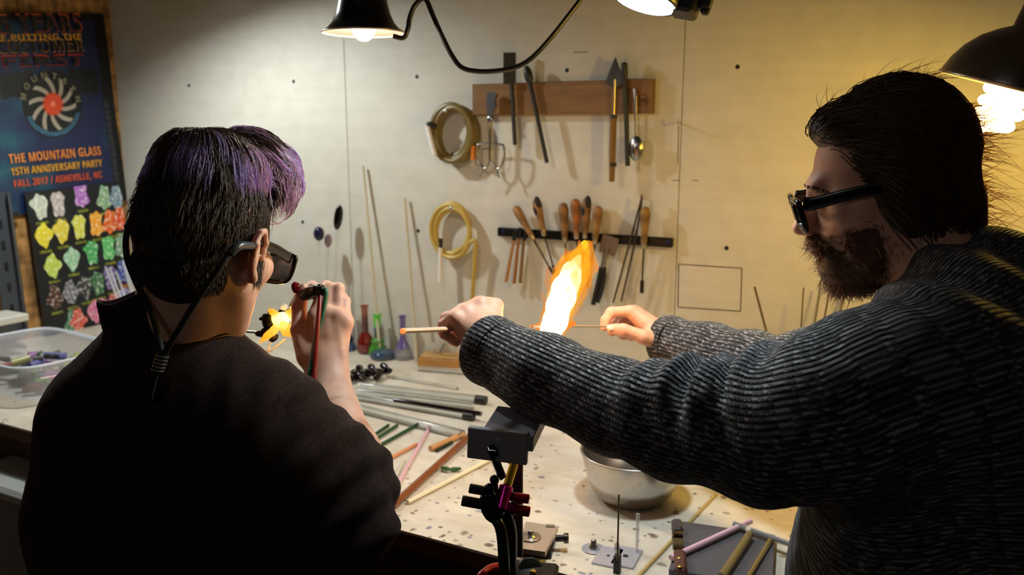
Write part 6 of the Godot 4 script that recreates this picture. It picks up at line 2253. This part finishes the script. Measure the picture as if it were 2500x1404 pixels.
	for k in range(0, sw.i.size(), 3):
		var tri := [sw.i[k], sw.i[k + 1], sw.i[k + 2]]
		var cen := (sw.v[tri[0]] + sw.v[tri[1]] + sw.v[tri[2]]) / 3.0
		if cen.distance_to(cut_at) < 0.09 and (cen - cut_at).dot(cut_n) > 0.0 or cen.distance_to(far_axis[1]) < 0.08 and (cen - far_axis[1]).dot(cut_f) > 0.0:
			continue
		var hi := maxf(an[tri[0]], maxf(an[tri[1]], an[tri[2]]))
		var lo := minf(an[tri[0]], minf(an[tri[1]], an[tri[2]]))
		if hi - lo > PI:
			for j in 3:
				var v: int = tri[j]
				if an[v] < 0.0:
					if not twin.has(v):
						twin[v] = cloth.vert(sw.v[v], Vector2(ro[v] * (an[v] + TAU) / 0.052, vs[v] / 0.08))
					tri[j] = twin[v]
		cloth.tri(tri[0], tri[1], tri[2])
	cloth.n = normals(sw)
	cloth.n.resize(cloth.v.size())
	for v in twin:
		cloth.n[twin[v]] = cloth.n[v]
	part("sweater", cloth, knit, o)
	for q in [[cut_at, cut_n, 0.0465], [far_axis[1], cut_f, 0.0432]]:
		var cu := geo()
		var rows := [[-0.024, 1.02], [-0.012, 1.05], [-0.002, 1.055], [0.004, 1.03], [0.006, 0.99], [0.003, 0.94], [-0.012, 0.92]]
		var e1: Vector3 = (view - q[1] * view.dot(q[1])).normalized()
		var e2: Vector3 = q[1].cross(e1)
		for m in rows.size():
			for j in 61:
				var a := -PI + TAU * j / 60
				var rad: float = q[2] * rows[m][1] * (1.0 + 0.02 * sin(a * 3.0 + 1.0))
				cu.vert(q[0] + q[1] * rows[m][0] + (e1 * cos(a) + e2 * sin(a)) * rad, Vector2(q[2] * a / 0.052, rows[m][0] / 0.08))
		for m in rows.size() - 1:
			for j in 60:
				var a: int = m * 61 + j
				cu.tri(a, a + 1, a + 62)
				cu.tri(a, a + 62, a + 61)
		part("cuff", cu, knit, o)
	legs(o, Vector3(0.06, 0.88, 1.03), Vector3(-0.95, 0, -0.3).normalized(), mat(0.08, 0.09, 0.12, 0.85))

	# hair and beard
	var ob := hx.basis.orthonormalized()
	var ells := [[Vector3(0, 0.05, -0.026), Vector3(0.082, 0.095, 0.093)], [Vector3(0, 0.098, 0.03), Vector3(0.058, 0.032, 0.052)], [Vector3(0, -0.03, -0.058), Vector3(0.074, 0.1, 0.054)], [Vector3(0.062, -0.012, -0.022), Vector3(0.026, 0.07, 0.038)], [Vector3(-0.058, -0.03, -0.022), Vector3(0.03, 0.085, 0.042)], [Vector3(0.035, -0.1, -0.035), Vector3(0.04, 0.05, 0.045)], [Vector3(0.04, -0.135, -0.025), Vector3(0.032, 0.05, 0.036)]]
	var hb := []
	for e in ells:
		hb.append(["e", hx * e[0], ob, e[1] * 0.96 * 0.84, 0.02])
	var dark := Color(0.05, 0.03, 0.019)
	var warm := Color(0.2, 0.105, 0.05)
	var cap := flesh(hb, 0.0045, 0.02)
	cap.tinted = true
	for k in cap.c.size():
		cap.c[k] = dark
	var hm := hair_mat()
	part("hair", cap, hm, o, "long dark hair combed back over the ears")
	var r := RandomNumberGenerator.new()
	r.seed = 31
	var g := geo()
	g.tinted = true
	var tone := noise(61, 12.0, 2)
	for k in 4600:
		var root := Vector3(r.randf_range(-0.08, 0.085), r.randf_range(0.0, 0.14), r.randf_range(-0.1, 0.075))
		root = on_shell(root, ells, 0.0)
		if root.y < 0.02 or root.z > 0.045 and root.y < 0.085:
			continue
		var len := r.randf_range(0.12, 0.29)
		var p := root
		var pts := []
		var clump := tone.get_noise_3dv(root * 2.0)
		var wob := Vector3(r.randf_range(-1, 1), r.randf_range(-1, 1), r.randf_range(-1, 1)) * 0.28
		for m in 11:
			pts.append(hx * p)
			var s := m / 10.0
			var d := (Vector3(root.x * 3.0, 0.15 - 1.1 * s - 0.6 * clampf(0.1 - root.y, 0, 0.1) * 10.0, -0.9 + 0.55 * s) + wob + Vector3(0.2, 0.1, 0.2) * clump).normalized()
			p = on_shell(p + d * len / 10.0, ells, 0.001 + 0.005 * sin(s * PI) * (0.6 + clump) + 0.003 * r.randf())
		var c := dark.lerp(warm, r.randf() * 0.8)
		strands(g, pts, r.randf_range(0.0005, 0.001), c, c.lerp(warm, 0.4))
	# loose hairs behind head and neck, golden rim light put into their colour
	for k in 420:
		var y := r.randf_range(-0.13, 0.1)
		var root := on_shell(Vector3(r.randf_range(-0.05, 0.06), y, -0.12), ells, 0.0)
		var d := Vector3(r.randf_range(-0.5, 0.5), r.randf_range(-0.75, 0.35), -1.0).normalized()
		var len := r.randf_range(0.012, 0.05) if r.randf() < 0.75 else r.randf_range(0.04, 0.075)
		var bend := Vector3(r.randf_range(-1, 1), r.randf_range(-0.4, 1.2), r.randf_range(-0.3, 0.3)) * len * 0.5
		var pts := []
		for m in 7:
			var s := m / 6.0
			pts.append(hx * (root + d * len * s + bend * s * s + Vector3(0, -0.03, 0) * s * s * len * 8.0))
		strands(g, pts, 0.00042, warm * 2.2, warm * 4.0)
	for k in 160:
		var root := on_shell(Vector3(r.randf_range(-0.06, 0.07), 0.15, r.randf_range(-0.09, 0.08)), ells, 0.0)
		var d := Vector3(r.randf_range(-0.5, 0.5), r.randf_range(0.05, 0.4), r.randf_range(-1.0, 0.2)).normalized()
		var len := r.randf_range(0.02, 0.06)
		var pts := []
		for m in 6:
			var s := m / 5.0
			pts.append(hx * (root + d * len * s + Vector3(0, -0.35, -0.25) * len * s * s))
		strands(g, pts, 0.0004, warm, warm * 1.5)
	part("hair_strands", g, hm, o).set_meta("kind", "stuff")
	var bl := [[Vector3(0, -0.083, 0.045), Vector3(0.048, 0.044, 0.05)], [Vector3(0.044, -0.05, 0.016), Vector3(0.026, 0.055, 0.046)], [Vector3(-0.044, -0.05, 0.016), Vector3(0.026, 0.055, 0.046)], [Vector3(0, -0.1, 0.05), Vector3(0.04, 0.034, 0.044)], [Vector3(0, -0.086, 0.072), Vector3(0.03, 0.016, 0.018)]]
	hb = []
	for e in bl:
		hb.append(["e", hx * e[0], ob, e[1] * 0.97 * 0.84, 0.016])
	for s in [-1.0, 1.0]:
		hb.append(["c", hx * Vector3(0.002 * s, -0.046, 0.098), hx * Vector3(0.03 * s, -0.062, 0.086), 0.0068, 0.0075, 0.006])
	hb.append(["-", hx * Vector3(0, -0.061, 0.103), ob, Vector3(0.02, 0.0075, 0.016), 0.004])
	var auburn := Color(0.26, 0.11, 0.045)
	cap = flesh(hb, 0.0036, 0.016)
	cap.tinted = true
	for k in cap.c.size():
		cap.c[k] = dark.lerp(auburn, 0.4)
	part("beard", cap, hm, o, "full reddish brown beard")
	g = geo()
	g.tinted = true
	bl.append([Vector3(0.016, -0.054, 0.092), Vector3(0.018, 0.009, 0.012)])
	bl.append([Vector3(-0.016, -0.054, 0.092), Vector3(0.018, 0.009, 0.012)])
	for k in 5200:
		var root := Vector3(r.randf_range(-0.075, 0.075), r.randf_range(-0.145, 0.005), r.randf_range(0.0, 0.115))
		root = on_shell(root, bl, -0.001)
		if root.y > -0.075 and root.y < -0.056 and abs(root.x) < 0.02:
			continue
		var d := (root - Vector3(0, -0.04, 0.03)).normalized() * 0.5 + Vector3(0, -0.75, 0.0) + Vector3(r.randf_range(-1, 1), r.randf_range(-1, 1), r.randf_range(-1, 1)) * 0.55
		var len := r.randf_range(0.005, 0.012)
		var curl := Vector3(r.randf_range(-1, 1), r.randf_range(-1, 1), r.randf_range(-1, 1)) * len * 1.1
		var pts := []
		for m in 4:
			var s := m / 3.0
			pts.append(hx * (root + d.normalized() * len * s + curl * s * s))
		strands(g, pts, r.randf_range(0.0004, 0.0007), dark.lerp(auburn, 0.5 + 0.4 * r.randf()), auburn * (0.8 + r.randf()))
	for s in [-1.0, 1.0]:
		for k in 110:
			var u := r.randf()
			var root := Vector3(s * lerpf(0.012, 0.05, u), 0.027 - 0.008 * u * u, 0.0925 - 0.02 * u)
			var pts := []
			for m in 4:
				pts.append(hx * (root + Vector3(s * 0.0035, 0.001 * r.randf_range(-1, 1.5), 0.0012) * m))
			strands(g, pts, 0.0005, dark, auburn * 0.5)
	part("beard_strands", g, hm, o).set_meta("kind", "stuff")
	for s in [-1.0, 1.0]:
		var ec := hx * Vector3(s * 0.03, 0.003, 0.078)
		var eye := part("eye", geo().ball(ec, Vector3.ONE * 0.0105, ob, 20), mat(0.72, 0.68, 0.65, 0.1), o)
		part("iris", geo().ball(ec + (hx.basis * Vector3(0, -0.25, 1)).normalized() * 0.0066, Vector3(0.005, 0.005, 0.0044), along(Vector3.ZERO, hx.basis.y.normalized(), hx.basis.z), 14), mat(0.08, 0.05, 0.03, 0.08), eye)
	var gl := _spectacles(hx, "thick black-framed glasses worn by the bearded person", mat(0.035, 0.03, 0.028, 0.18), glass(0.75, 0.72, 0.66, 0.12, 0.04), 0.0036, 0.006)

	# what the two hands hold
	item("pale_rod", geo().tube([P(985, 808, 1.067), P(1100, 803.5, 1.129), P(1180, 801, 1.177)], 0.0036, 14), mat(0.86, 0.74, 0.64, 0.25), "pale glass rod with a glowing tip held in the bearded person's near fist", "glass rod")
	item("glowing_tip", geo().ball(P(984, 808, 1.066), Vector3(0.0042, 0.0038, 0.0042)), glow(1.0, 0.5, 0.25, 1.2), "small orange glowing blob on the left end of the pale rod", "hot glass")
	item("thin_rod", geo().tube([P(1300, 798, 1.27), P(1355, 796, 1.31), P(1480, 797, 1.402)], 0.0016, 8), mat(0.6, 0.5, 0.4, 0.3), "thin glass rod pinched by the bearded person's far hand and reaching into the flame", "glass rod")
